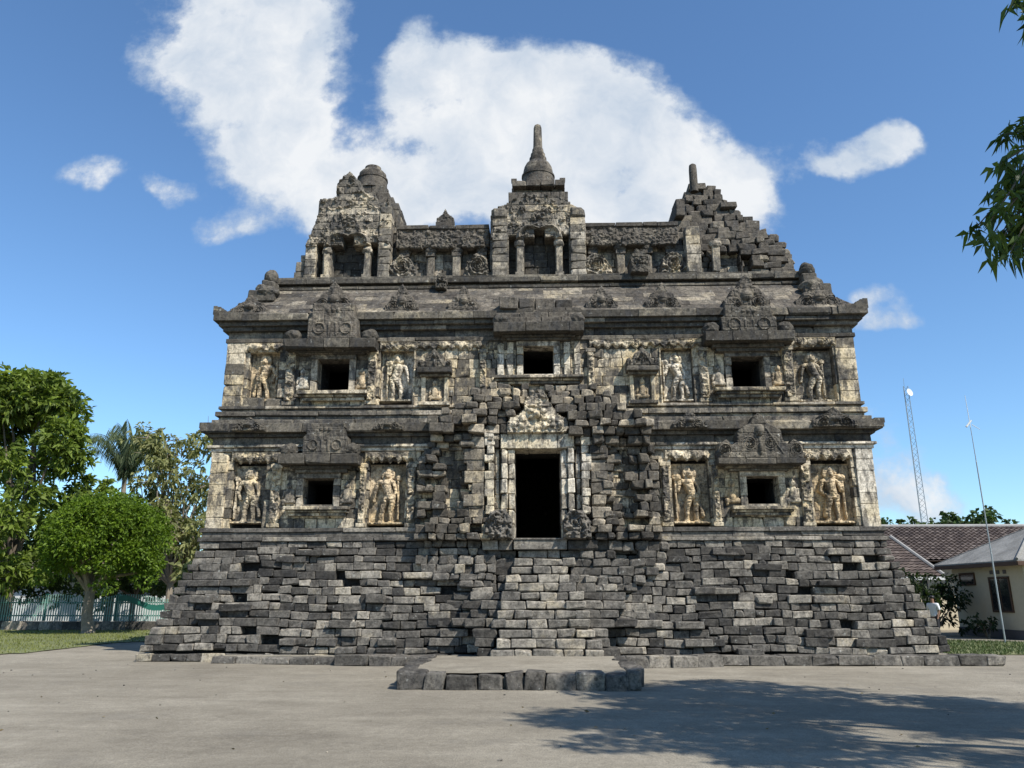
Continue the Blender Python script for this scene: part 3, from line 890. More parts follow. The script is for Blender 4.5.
# ---- attic storey: wall, niches, columns, parapet
AY = 1.45
at_ = MB()
bx(at_, -7.1, 7.1, AY + 0.75, 8.3, 10.45, 12.3, ch=0.0, tint=0.2)
z = 10.60
for a, b in zip(np.linspace(10.6, 11.85, 6)[:-1], np.linspace(10.6, 11.85, 6)[1:]):
    row(at_, -7.1, 7.1, a, b, AY + 0.27, 0.35, 0.3, 0.7, prot=0.02, tint=wall_tint)
for sg in (-1, 1):
    for a, b in zip(np.linspace(10.6, 12.3, 7)[:-1], np.linspace(10.6, 12.3, 7)[1:]):
        for (p, q_) in cut(AY + 0.8, 8.3, 0.4, 0.9):
            block(at_, (sg * 7.05, (p + q_) / 2, (a + b) / 2), (0.3, q_ - p - 0.01, b - a - 0.01))
at_.build('attic_wall', M['grey'], T)
pa = MB()
def par_h(seed):
    return lambda X, Z: 0.02 + foliage_relief(X, Z, seed, 0.09, 5) * (Z < 12.28) - 0.02 * joints(X, Z)
for (a, b, sd) in ((-4.25, -1.4, 1), (1.5, 4.3, 2)):
    # carved lintel over the niches
    carve(pa, a, b, 11.72, 12.30, None, par_h(40 + sd), AY + 0.02, 0.6, 0.03, seed=sd)
    row(pa, a, b, 12.30, 12.44, AY - 0.06, 0.9, 0.5, 1.1, prot=0.02, tint=lambda: rng.uniform(0.1, 0.5))
    # gabled bits of the lintel
    for k in range(3):
        cx = a + (b - a) * (k + 0.5) / 3
        carve(pa, cx - 0.36, cx + 0.36, 11.62, 12.12, poly_inside([(cx - 0.36, 11.66), (cx + 0.36, 11.66), (cx + 0.3, 11.95), (cx, 12.12), (cx - 0.3, 11.95)], 0.03, k),
              lambda X, Z: 0.03 + foliage_relief(X, Z, 60 + k, 0.07, 8), AY - 0.05, 0.2, 0.025)
pa.build('parapet', M['roof'], T)
# solid roof deck
dk = MB()
bx(dk, -7.0, 7.0, AY + 0.9, 8.3, 12.3, 12.40, ch=0.02)
dk.build('roof_deck', M['roof'], T)

def niche_column(x, y, z0, z1, w=0.24):
    m = MB()
    H = z1 - z0
    bx(m, x - w * .62, x + w * .62, y - w * .62, y + w * .62, z0, z0 + H * .12, tint=0.7)
    block(m, (x, y, z0 + H * .44), (w, w, H * .62), 0.02, 0.008, rng.uniform(0.4, 0.95))
    bx(m, x - w * .6, x + w * .6, y - w * .6, y + w * .6, z0 + H * .75, z0 + H * .86, tint=0.4)
    lump(m, (x, y - 0.03, z0 + H * .93), (w * 1.6, w * 1.3, H * .22), int(abs(x * 10)), 2, tint=0.3)
    o = m.build('niche_column', M['roof'], T)
for x in (-3.98, -3.19, -2.4, -1.62, 1.72, 2.55, 3.36, 4.05):
    niche_column(x, AY + 0.16, 10.60, 11.72)
# finial on the left parapet
fm = MB()
bx(fm, -3.05, -2.48, AY - 0.02, AY + 0.5, 12.44, 12.56, tint=0.3)
carve(fm, -3.06, -2.48, 12.54, 13.02, poly_inside([(-3.05, 12.54), (-2.49, 12.54), (-2.52, 12.72), (-2.68, 12.84), (-2.77, 13.02), (-2.86, 12.84), (-3.02, 12.72)], 0.01, 3),
      lambda X, Z: 0.02 + foliage_relief(X, Z, 3, 0.05, 9), AY + 0.06, 0.3, 0.025)
fm.build('parapet_finial', M['roof'], T)
# scroll beasts flanking the towers
for (x, sg, sd) in ((-4.0, 1, 1), (-1.72, -1, 2), (1.78, 1, 3), (4.1, -1, 4)):
    m = MB()
    carve(m, x - 0.48, x + 0.48, 10.60, 11.42, poly_inside([(x - .46, 10.6), (x + .46, 10.6), (x + .46 * sg, 10.9) if sg > 0 else (x + .3, 10.95), (x + .22, 11.3), (x - .05, 11.42), (x - .34, 11.15)], 0.05, sd),
          lambda X, Z: 0.03 + scroll(X, Z, x, 11.02, 0.40, sg, 0.10) + foliage_relief(X, Z, sd, 0.14, 5), AY - 0.12, 0.5, 0.022)
    m.build('scroll_beast', M['grey'], T)
# dark carved heads hanging under the roof band
for (x, zc, y, sz) in ((2.98, 10.82, 0.75, 0.55), (-2.75, 10.30, 0.78, 0.36)):
    m = MB()
    carve(m, x - sz / 2, x + sz / 2, zc - sz * .7, zc + sz * .7, poly_inside([(x - sz * .45, zc - sz * .65), (x + sz * .45, zc - sz * .65), (x + sz * .5, zc + .2 * sz), (x + .2 * sz, zc + .68 * sz), (x - .2 * sz, zc + .68 * sz), (x - sz * .5, zc + .2 * sz)], 0.02, 4),
          lambda X, Z: 0.05 + kala(X, Z, x, zc, sz * 0.8, 0.12) + foliage_relief(X, Z, 5, 0.04, 10), y, 0.6, 0.02)
    m.build('carved_head', M['dark'], T)

# ---- stupa
def stupa(name, x, y, z, r, spire=True, broken=False, mat=None, parent=None):
    m = MB()
    k = r / 0.5
    prof = [(0.60, 0.0), (0.60, 0.10), (0.55, 0.14), (0.53, 0.26), (0.525, 0.46), (0.55, 0.47), (0.55, 0.53), (0.50, 0.55), (0.485, 0.72), (0.46, 0.84), (0.40, 0.96), (0.31, 1.04)]
    prof = [(a * k, b * k) for a, b in prof]
    if spire:
        prof += [(0.29 * k, 1.05 * k), (0.285 * k, 1.20 * k), (0.25 * k, 1.22 * k), (0.24 * k, 1.36 * k), (0.20 * k, 1.40 * k),
                 (0.185 * k, 1.54 * k), (0.155 * k, 1.58 * k), (0.15 * k, 1.72 * k), (0.135 * k, 2.36 * k), (0.11 * k, 2.45 * k), (0.05 * k, 2.50 * k)]
    elif broken:
        prof = [p for p in prof if p[1] < 0.80 * k] + [(0.42 * k, 0.80 * k), (0.30 * k, 0.81 * k), (0.29 * k, 1.0 * k), (0.1 * k, 1.03 * k)]
    lathe(m, (x, y, z), prof, 32, wob=0.02)
    return m.build(name, mat or M['roof'], parent)

# ---- roof towers
def tower(cx, seed, pts, niche, cols, body, label, mirror=1):
    root = empty('roof_tower'); root.parent = T
    root['label'] = label
    # body steps behind the gable
    b = MB()
    for (z0, z1, xl, xr, y0, y1) in body:
        n = max(1, int(round((z1 - z0) / 0.24)))
        for k in range(n):
            za, zb = z0 + (z1 - z0) * k / n, z0 + (z1 - z0) * (k + 1) / n
            row(b, xl, xr, za, zb, y0, 0.5, 0.3, 0.65, prot=0.02, tint=lambda: rng.uniform(0.1, 0.8))
            for sx, sg in ((xl, -1), (xr, 1)):
                for (p, q_) in cut(y0 + 0.5, y1, 0.4, 0.8):
                    block(b, (sx - sg * 0.2 , (p + q_) / 2, (za + zb) / 2), (0.42, q_ - p - 0.01, zb - za - 0.006))
        bx(b, xl + 0.3, xr - 0.3, y0 + 0.4, y1, z0, z1 - 0.01, ch=0, tint=0.3)
    b.build('tower_body', M['roof'], root)
    # carved gable with a cut-out arch
    x0 = min(p[0] for p in pts); x1 = max(p[0] for p in pts); z0 = min(p[1] for p in pts); z1 = max(p[1] for p in pts)
    g = MB()
    na, nb_, nz, sl_, sr_ = niche          # main arch x range, top; side slots
    pin = poly_inside(pts, 0.035, seed, 6)
    def ins(X, Z):
        r = pin(X, Z)
        hw = (nb_ - na) / 2; mx = (na + nb_) / 2
        arch = (np.abs(X - mx) < hw) & (Z < nz - 0.28)
        arch |= (np.abs(X - mx) < hw * 0.34) & (Z < nz)
        arch |= (X > sl_[0]) & (X < sl_[1]) & (Z < nz - 0.2)
        arch |= (X > sr_[0]) & (X < sr_[1]) & (Z < nz - 0.2)
        return r & ~arch
    mx = (na + nb_) / 2
    def hgt(X, Z):
        h = -0.02 + foliage_relief(X, Z, seed, 0.20, 5.0) * (Z > nz - 0.3)
        for sg in (-1, 1):
            dd = np.abs(np.hypot(X - mx - sg * 0.28, (Z - nz + 0.25)) - 0.33)
            h = np.maximum(h, np.where((Z > nz - 0.3), 0.22 * np.clip(1 - dd / 0.08, 0, 1) ** 0.5, 0))
            h = np.maximum(h, scroll(X, Z, mx + sg * 0.72, nz + 0.25, 0.33, sg, 0.12))
            h = np.maximum(h, scroll(X, Z, mx + sg * 0.3, nz + 0.75, 0.25, -sg, 0.10))
        h = np.maximum(h, kala(X, Z, mx, nz + 0.42, 0.55, 0.16))
        low = Z < nz - 0.3
        h = np.where(low, 0.03 + 0.03 * (fbm(X * 6, Z * 6, seed) - 0.5), h)
        return h - 0.02 * joints(X, Z)
    carve(g, x0, x1, z0, z1, ins, hgt, AY - 0.18, 0.5, 0.024, seed=seed)
    g.build('tower_gable', M['grey'], root)
    # niche back wall and posts
    nbk = MB()
    for k in range(6):
        row(nbk, na - 0.45, nb_ + 0.45, 10.6 + 0.25 * k, 10.85 + 0.25 * k, AY + 0.20, 0.1, 0.25, 0.5, prot=0.02, tint=lambda: rng.uniform(0.0, 0.4))
    nbk.build('niche_back', M['dark'], root)
    for c in cols:
        m = MB(); H = nz - 0.3 - 10.6
        bx(m, c - .13, c + .13, AY - 0.3, AY - 0.02, 10.6, 10.75, tint=.6)
        block(m, (c, AY - 0.16, 10.6 + H * .5), (.17, .2, H * .8), 0.02, 0.01, 0.7)
        lump(m, (c, AY - 0.18, 10.6 + H * .88), (.32, .3, .3), seed, 2, tint=.5)
        m.build('niche_column', M['grey'], root)
    return root

# left tower
LT = [(-6.95, 10.6), (-6.95, 11.77), (-6.8, 12.16), (-6.65, 12.77), (-6.62, 13.28), (-6.10, 13.32), (-6.12, 13.80), (-5.73, 14.22), (-5.36, 13.81), (-5.30, 13.49), (-4.9, 13.42), (-4.78, 13.14), (-4.44, 13.14), (-4.34, 10.6)]
tL = tower(-5.65, 101, LT, (-6.15, -5.16, 11.98, (-6.62, -6.40), (-4.96, -4.74)), (-6.28, -5.06),
           [(10.6, 12.3, -6.9, -4.3, 2.0, 5.0), (12.3, 12.95, -6.75, -4.18, 2.1, 5.0), (12.95, 13.65, -6.45, -4.36, 2.2, 4.7), (13.65, 13.9, -6.2, -4.55, 2.3, 4.4), (13.9, 14.15, -6.1, -4.72, 2.4, 4.2), (14.15, 14.5, -5.95, -4.9, 2.5, 4.0)],
           'left roof tower with a pointed carved gable and a broken stupa')
stupa('stupa', -5.43, 3.0, 14.45, 0.46, spire=False, broken=True, parent=tL)
# stepped little stones at the outer foot of the left tower
m = MB()
for (a, b, z0, z1) in ((-7.3, -6.98, 10.6, 10.95), (-7.26, -6.98, 10.95, 11.28), (-7.12, -6.98, 11.28, 11.5)):
    row(m, a, b, z0, z1, AY - 0.05, 0.5, 0.3, 0.5, prot=0.02)
m.build('tower_foot', M['roof'], tL)
# centre tower
CT = [(-1.36, 10.6), (-1.36, 12.5), (-1.33, 12.82), (-1.0, 12.97), (-0.80, 13.05), (-0.53, 13.22), (0.09, 13.36), (0.74, 13.21), (1.0, 13.04), (1.1, 12.97), (1.45, 12.76), (1.5, 12.4), (1.5, 10.6)]
tC = tower(0.09, 202, CT, (-0.36, 0.58, 12.14, (-0.80, -0.60), (0.80, 1.0)), (-0.48, 0.70),
           [(10.6, 12.7, -1.3, 1.45, 2.0, 4.8), (12.7, 13.3, -1.1, 1.25, 2.1, 4.5), (13.3, 13.66, -0.92, 1.12, 2.3, 4.2), (13.66, 14.0, -0.86, 1.06, 2.3, 4.1), (14.0, 14.2, -0.66, 0.87, 2.5, 3.9), (14.2, 14.42, -0.75, 0.96, 2.25, 3.85)],
           'middle roof tower topped by a whole stupa with a tall spire')
stupa('stupa', 0.10, 3.0, 14.42, 0.50, parent=tC)
for x in (-0.68, 0.88):
    m = MB()
    bx(m, x - 0.09, x + 0.09, 2.3, 2.5, 14.42, 14.50, tint=0.4)
    m.build('corner_block', M['roof'], tC)
# big pilasters of centre tower
for x in (-1.07, 1.26):
    m = MB()
    for k in range(8):
        row(m, x - 0.23, x + 0.23, 10.6 + 0.235 * k, 10.835 + 0.235 * k, AY - 0.32, 0.5, 0.25, 0.5, prot=0.015, tint=lambda: rng.uniform(0.4, 0.95))
    block(m, (x, AY - 0.05, 12.66), (0.46, 0.6, 0.34), 0.12, 0.02, 0.3)
    m.build('pilaster', M['grey'], tC)
m = MB()
for k in range(10):
    row(m, -4.72, -4.36, 10.6 + 0.235 * k, 10.835 + 0.235 * k, AY - 0.30, 0.5, 0.3, 0.5, prot=0.015, tint=lambda: rng.uniform(0.3, 0.95))
m.build('pilaster', M['grey'], tL)

# rubble fill of an outline
def rubble(mb, pts, zstep, yfun, depth, prot, holes=(), tint=None, lo=0.22, hi=0.55, miss=0.0, jit=0.02, sag=0.06):
    pts = np.array(pts, float)
    z0, z1 = pts[:, 1].min(), pts[:, 1].max()
    z = z0
    while z < z1 - 0.06:
        h = zstep * rng.uniform(0.8, 1.2); h = min(h, z1 - z)
        zc = z + h / 2
        xs = []
        n = len(pts)
        for i in range(n):
            (xa, za_), (xb, zb_) = pts[i], pts[(i + 1) % n]
            if (za_ > zc) != (zb_ > zc): xs.append(xa + (xb - xa) * (zc - za_) / (zb_ - za_))
        xs.sort()
        for a, b in zip(xs[::2], xs[1::2]):
            for (p, q_) in spans_minus(a, b, [(h0, h1) for (h0, h1, k0, k1) in holes if k0 < zc < k1]):
                for (c, d) in cut(p, q_, lo, hi):
                    if rng.rand() < miss: continue
                    y = yfun((c + d) / 2, zc) + rng.uniform(-prot, prot)
                    t = tint() if callable(tint) else rng.rand()
                    dp = depth - (y - yfun((c + d) / 2, zc))
                    block(mb, ((c + d) / 2, y + dp / 2, zc + rng.uniform(-0.01, 0.01)), (d - c - 0.012, dp, h - 0.008), 0.028, jit, t,
                          yaw=rng.uniform(-sag, sag), roll=rng.uniform(-sag, sag) * 0.25, chip=0.25)
        z += h

# right tower, a heap of stones
tR = empty('roof_tower'); tR.parent = T
tR['label'] = 'right roof tower collapsed to a heap of rough stones with a thin spike'
m = MB()
RT = [(4.16, 10.6), (4.2, 12.5), (4.34, 13.3), (4.75, 13.75), (4.82, 14.1), (5.22, 14.28), (5.70, 14.28), (5.9, 13.9), (6.02, 13.5), (6.2, 13.1), (6.69, 12.75), (7.0, 12.3), (7.4, 12.0), (7.75, 11.7), (7.62, 10.6)]
RH = [(5.35, 6.05, 10.6, 11.45), (6.1, 6.35, 10.6, 11.2)]
def ry(x, z):
    return AY - 0.25 + 0.42 * max(0, z - 11.1) + 0.35 * max(0, x - 6.7) + 0.25 * (float(fbm(x * 1.3, z * 1.3, 61, 2)) - .5)
rubble(m, RT, 0.235, ry, 1.5, 0.07, holes=RH, tint=lambda: rng.uniform(0.05, 0.9) ** 1.3, lo=0.25, hi=0.6)
block(m, (5.98, 2.15, 13.22), (0.5, 0.6, 0.2), 0.03, 0.02, 0.4)
block(m, (4.40, 1.75, 12.95), (0.28, 0.6, 0.55), 0.04, 0.02, 0.3)
m.build('tower_body', M['roof'], tR)
m = MB()
bx(m, 4.5, 7.2, 2.1, 5.0, 10.6, 12.3, ch=0, tint=.2); bx(m, 4.6, 6.1, 2.4, 4.4, 12.3, 13.5, ch=0, tint=.2); bx(m, 5.0, 5.6, 2.7, 4.0, 13.5, 14.0, ch=0, tint=.2)
m.build('tower_core', M['inner'], tR)
m = MB()
lathe(m, (4.93, 1.75, 13.6), [(0.13, 0), (0.125, 0.75), (0.11, 0.92), (0.05, 0.97)], 14, tint=0.35)
m.build('spike', M['roof'], tR)
for k in range(1):
    m = MB(); x = (5.28, 6.02)[k]
    block(m, (x, AY - 0.35, 11.05), (0.2, 0.22, 0.85), 0.03, 0.02, 0.8); lump(m, (x, AY - 0.35, 11.5), (0.4, 0.35, 0.3), 12 + k, 2)
    m.build('niche_column', M['grey'], tR)
m = MB()
for k in range(5):
    row(m, 4.42, 4.85, 10.6 + 0.3 * k, 10.9 + 0.3 * k, AY - 0.42, 0.4, 0.3, 0.5, prot=0.015, tint=lambda: rng.uniform(0.4, 0.95))
m.build('pilaster', M['grey'], tR)
# guardian heads on the roof corners
for sg in (-1, 1):
    m = MB(); x = sg * 7.75
    lump(m, (x, 0.80, 10.50), (0.42, 0.44, 0.50), 5 + sg, 3, 0.22)
    block(m, (x, 0.80, 10.16), (0.40, 0.40, 0.42), 0.06, 0.03, 0.4)
    lump(m, (x + sg * 0.18, 0.70, 10.05), (0.40, 0.42, 0.42), 9 + sg, 3, 0.3)
    lump(m, (x - sg * 0.05, 0.52, 9.92), (0.62, 0.5, 0.36), 19 + sg, 3, 0.3)
    block(m, (x + sg * 0.10, 0.70, 9.78), (0.75, 0.7, 0.36), 0.05, 0.02, 0.4)
    m.build('corner_figure', M['dark'], T)

# ---- antefixes on the sloping roof and lower cornice
def antefix(cx, z0, hgt, wid, y, seed, mat, name='antefix', big=False, parent=None):
    m = MB()
    w2 = wid / 2
    pts = [(cx - w2, z0), (cx + w2, z0), (cx + w2 * 1.0, z0 + hgt * .30), (cx + w2 * .72, z0 + hgt * .42), (cx + w2 * .62, z0 + hgt * .58), (cx + w2 * .3, z0 + hgt * .68), (cx + w2 * .24, z0 + hgt * .82), (cx, z0 + hgt),
           (cx - w2 * .24, z0 + hgt * .82), (cx - w2 * .3, z0 + hgt * .68), (cx - w2 * .62, z0 + hgt * .58), (cx - w2 * .72, z0 + hgt * .42), (cx - w2 * 1.0, z0 + hgt * .30)]
    def hf(X, Z):
        h = 0.03 + foliage_relief(X, Z, seed, 0.035, 8)
        r = wid * 0.2
        for sg in (-1, 1):
            h = np.maximum(h, scroll(X, Z, cx + sg * wid * 0.24, z0 + hgt * 0.24, r, sg, 0.12))
        h = np.maximum(h, ell(X, Z, cx, z0 + hgt * .42, wid * .14, hgt * .16, 0.15))
        h = np.maximum(h, caps(X, Z, (cx, z0 + hgt * .5), (cx, z0 + hgt * .92), wid * .09, wid * .02) * 0.9)
        return h - 0.012 * joints(X, Z)
    carve(m, cx - w2, cx + w2, z0, z0 + hgt, poly_inside(pts, 0.02, seed, 7), hf, y, 0.7 if big else 0.45, 0.022, seed=seed)
    return m.build(name, mat, parent or T)
for (x, w_, h_, y, sd) in ((-8.0, 1.1, 0.62, 0.05, 1), (-3.72, 0.95, 0.86, 0.0, 3), (-2.0, 0.9, 0.80, 0.0, 4), (1.8, 0.9, 0.76, 0.0, 5), (3.47, 1.0, 0.82, 0.0, 6), (7.72, 1.3, 0.80, 0.05, 8)):
    antefix(x, 9.06, h_, w_, y, 300 + sd, M['roof'])
for (x, w_, h_, sd) in ((-7.6, 0.9, 0.28, 1), (-3.9, 0.8, 0.22, 2), (3.95, 0.9, 0.36, 3), (7.65, 1.15, 0.42, 4)):
    antefix(x, 5.70, h_ + 0.1, w_, -0.30, 330 + sd, M['dark'])

# ---- friezes of hanging garlands
def frieze(x0, x1, z0, z1, y, seed, mat):
    m = MB()
    n = max(1, int(round((x1 - x0) / 0.52))); d = (x1 - x0) / n
    def ins(X, Z):
        t = (X - x0) / d; f = np.abs((t % 1) - 0.5) * 2
        low = z0 + (z1 - z0) * (0.02 + 0.42 * (1 - np.abs(2 * f - 1)))
        return Z > low + 0.05 * (fbm(X * 7, Z * 7, seed) - .5)
    def hf(X, Z):
        t = (X - x0) / d; k = np.floor(t); fx = (t - k - 0.5) * d
        h = 0.03 + np.zeros(X.shape)
        v = (Z - z0) / (z1 - z0)
        h = np.maximum(h, ell(fx, v, 0, 0.55, d * 0.36, 0.45, 0.10) * (_hash(k.astype(int), 0 * k.astype(int), seed) > 0.15))
        h = np.maximum(h, scroll(fx, (Z - z0 - 0.55 * (z1 - z0)), 0, 0, d * 0.3, 1, 0.10))
        h = h + foliage_relief(X, Z, seed, 0.035, 9)
        return np.where(v > 0.9, 0.06, h)
    carve(m, x0, x1, z0, z1, ins, hf, y, 0.06, 0.022, seed=seed)
    return m.build('garland_frieze', mat, T)
for i, (a, b) in enumerate(((-8.1, -6.62), (-4.55, -3.2), (3.3, 4.45), (6.75, 8.12))):
    frieze(a, b, 4.88, 5.19, 0.03, 400 + i, M['wall'])
for i, (a, b) in enumerate(((-8.05, -6.85), (-4.3, -1.32), (1.42, 4.48), (6.85, 8.05))):
    frieze(a, b, 7.99, 8.26, 0.10, 410 + i, M['wall'])

# ---- relief panels with standing figures
def relief_panel(p, y, seed, mat, lean, mirror=1):
    x0, x1, z0, z1 = p
    m = MB()
    bg_ = lambda X, Z: 0.05 * fbm(X * 7, Z * 7, seed) - 0.014 * joints(X, Z) - 0.04
    carve(m, x0 + 0.003, x1 - 0.003, z0 + 0.003, z1 - 0.003, None, bg_, y + 0.21, 0.16, 0.03, seed=seed, tint=0.55)
    o = m.build('relief_panel', mat, T)
    f = MB()
    cx = (x0 + x1) / 2; H = (z1 - z0) * 0.97
    def hf(X, Z):
        h = figure(X, Z, cx, z0 + 0.01, H, lean, seed, mirror)
        e = (fbm(X * 13, Z * 13, seed + 3) - 0.5) * 0.09
        return np.where(h > 0.012, h + e, h) - 0.012 * joints(X, Z)
    carve(f, x0 + 0.01, x1 - 0.01, z0 + 0.01, z1 - 0.02, lambda X, Z: figure(X, Z, cx, z0 + 0.01, H, lean, seed, mirror) > 0.012, hf, y + 0.13, 0.10, 0.017, seed=seed, tint=0.85)
    f.build('relief_figure', mat, o)
for i, p in enumerate(LOWPAN): relief_panel(p, 0.05, 500 + i, (M['wall'], M['ochre'], M['ochre'], M['ochre'])[i], (1, -1, 1, -0.4)[i], (1, -1, 1, -1)[i])
for i, p in enumerate(UPPAN): relief_panel(p, 0.13, 520 + i, (M['ochre'], M['pale'], M['pale'], M['wall'])[i], (1, -1, 1.2, -1.2)[i], (-1, 1, 1, -1)[i])

# ---- pilasters
def pilaster(x0, x1, z0, z1, y, mat, tintlo=0.2, name='pilaster', step=0.28, cap=True, parent=None):
    m = MB()
    n = max(1, int(round((z1 - z0) / step)))
    for k in range(n):
        row(m, x0, x1, z0 + (z1 - z0) * k / n, z0 + (z1 - z0) * (k + 1) / n, y, 0.3, 0.5, 1.2, prot=0.008, jit=0.006, ch=0.014, tint=lambda: rng.uniform(tintlo, 1.0))
    if cap:
        sd_ = int(abs(x0 * 37 + z0 * 11))
        carve(m, x0 + 0.02, x1 - 0.02, z0 + 0.13, z1 - 0.13, lambda X, Z: fbm(X * 5, Z * 5, sd_) > 0.36, lambda X, Z: 0.02 + foliage_relief(X, Z, sd_, 0.07, 7) - 0.012 * joints(X, Z, .28), y - 0.012, 0.03, 0.02, seed=sd_)
        bx(m, x0 - 0.03, x1 + 0.03, y - 0.035, y + 0.1, z0 + 0.02, z0 + 0.12, tint=0.5)
        bx(m, x0 - 0.03, x1 + 0.03, y - 0.035, y + 0.1, z1 - 0.12, z1 - 0.02, tint=0.5)
    return m.build(name, mat, parent or T)
for sg in (-1, 1):
    f = lambda a, b: (min(sg * a, sg * b), max(sg * a, sg * b))
    pilaster(*f(8.18, 8.64), 3.20, 5.20, -0.005, M['pale'] if sg > 0 else M['wall'], 0.3, 'corner_pilaster', cap=False)
    pilaster(*f(8.02, 8.55), 6.46, 8.26, 0.075, M['wall'], 0.2, 'corner_pilaster', cap=False)
    for (a, b) in ((6.72, 6.98), (4.47, 4.66), (3.18, 3.40)):
        pilaster(*f(a, b), 3.20, 4.88, -0.02, M['wall'])
    for (a, b) in ((6.58, 6.86), (4.36, 4.6), (1.36, 1.56)):
        pilaster(*f(a, b), 6.46, 8.02, 0.05, M['wall'])
    pilaster(*f(3.30, 3.36), 6.46, 8.0, 0.08, M['wall'], cap=False)

# ---- windows
def pediment(m, cx, z0, hgt, wid, y, seed, tall=0.0):
    w2 = wid / 2
    pts = [(cx - w2, z0), (cx + w2, z0), (cx + w2 * 1.0, z0 + hgt * .33), (cx + w2 * .8, z0 + hgt * .42), (cx + w2 * .7, z0 + hgt * .30), (cx + w2 * .56, z0 + hgt * .36), (cx + w2 * .5, z0 + hgt * .62), (cx + w2 * .34, z0 + hgt * .72),
           (cx + w2 * .2, z0 + hgt * .78), (cx + w2 * .12, z0 + hgt * .92), (cx, z0 + hgt), (cx - w2 * .12, z0 + hgt * .92), (cx - w2 * .2, z0 + hgt * .78), (cx - w2 * .34, z0 + hgt * .72), (cx - w2 * .5, z0 + hgt * .62),
           (cx - w2 * .56, z0 + hgt * .36), (cx - w2 * .7, z0 + hgt * .30), (cx - w2 * .8, z0 + hgt * .42), (cx - w2 * 1.0, z0 + hgt * .33)]
    def hf(X, Z):
        h = 0.02 + foliage_relief(X, Z, seed, 0.025, 8)
        for sg in (-1, 1):
            h = np.maximum(h, scroll(X, Z, cx + sg * wid * .13, z0 + hgt * .33, wid * .105, sg, 0.10))
            h = np.maximum(h, scroll(X, Z, cx + sg * wid * .43, z0 + hgt * .2, wid * .08, -sg, 0.14))
            h = np.maximum(h, caps(X, Z, (cx + sg * wid * .26, z0 + .1 * hgt), (cx + sg * wid * .08, z0 + hgt * .66), 0.03, 0.03) * 2)
        h = np.maximum(h, ell(X, Z, cx, z0 + hgt * .62, wid * .06, hgt * .14, 0.14))
        h = np.maximum(h, ell(X, Z, cx, z0 + hgt * .25, wid * .03, hgt * .2, 0.10))
        return h - 0.012 * joints(X, Z)
    carve(m, cx - w2, cx + w2, z0, z0 + hgt, poly_inside(pts, 0.015, seed, 7), hf, y, 0.5, 0.02, seed=seed)

def seated_figure(parent, cx, z0, H, y, seed, mat):
    m = MB()
    def base(X, Z):
        u = (X - cx) / H; v = (Z - z0) / H
        h = caps(u, v, (0, .3), (0, .6), .15, .14)
        h = np.maximum(h, ell(u, v, 0, .82, .12, .15, .2)); h = np.maximum(h, caps(u, v, (0, .9), (0, 1.0), .07, .03))
        h = np.maximum(h, caps(u, v, (-.2, .18), (.2, .18), .1, .1)); h = np.maximum(h, caps(u, v, (-.18, .6), (-.24, .35), .06, .05)); h = np.maximum(h, caps(u, v, (.18, .6), (.2, .3), .06, .05))
        h = np.maximum(h, caps(u, v, (-.1, .3), (-.22, .06), .08, .06))
        return h * H * 0.75
    carve(m, cx - H * .4, cx + H * .4, z0, z0 + H * 1.05, lambda X, Z: base(X, Z) > 0.01, lambda X, Z: base(X, Z) + 0.03 * (fbm(X * 12, Z * 12, seed) - .4), y, 0.06, 0.018, seed=seed, tint=.8)
    return m.build('relief_figure', mat, parent)

def block_pediment(m, cx, z0, hgt, wid, y, seed):
    w2 = wid / 2
    pts = [(cx - w2, z0), (cx + w2, z0), (cx + w2, z0 + hgt * .55), (cx + w2 * .86, z0 + hgt * .62), (cx + w2 * .84, z0 + hgt), (cx - w2 * .84, z0 + hgt), (cx - w2 * .86, z0 + hgt * .62), (cx - w2, z0 + hgt * .55)]
    def hf(X, Z):
        h = 0.015 + foliage_relief(X, Z, seed, 0.02, 8)
        for sg in (-1, 1):
            dd = np.abs(np.hypot(X - cx - sg * wid * .27, (Z - z0 - hgt * .28)) - wid * .11)
            h = np.maximum(h, 0.07 * np.clip(1 - dd / 0.035, 0, 1))
            h = np.maximum(h, caps(X, Z, (cx + sg * wid * .08, z0 + hgt * .1), (cx + sg * wid * .07, z0 + hgt * .42), 0.03, 0.04) * 1.5)
        for k in (-1, 0, 1):
            h = np.maximum(h, ell(X, Z, cx + k * wid * .1, z0 + hgt * .80, wid * .045, hgt * .07, 0.07))
        return h + 0.03 * (fbm(X * 9, Z * 9, seed) - .5) - 0.012 * joints(X, Z, .3)
    carve(m, cx - w2, cx + w2, z0, z0 + hgt, poly_inside(pts, 0.02, seed, 7), hf, y, 0.5, 0.02, seed=seed)

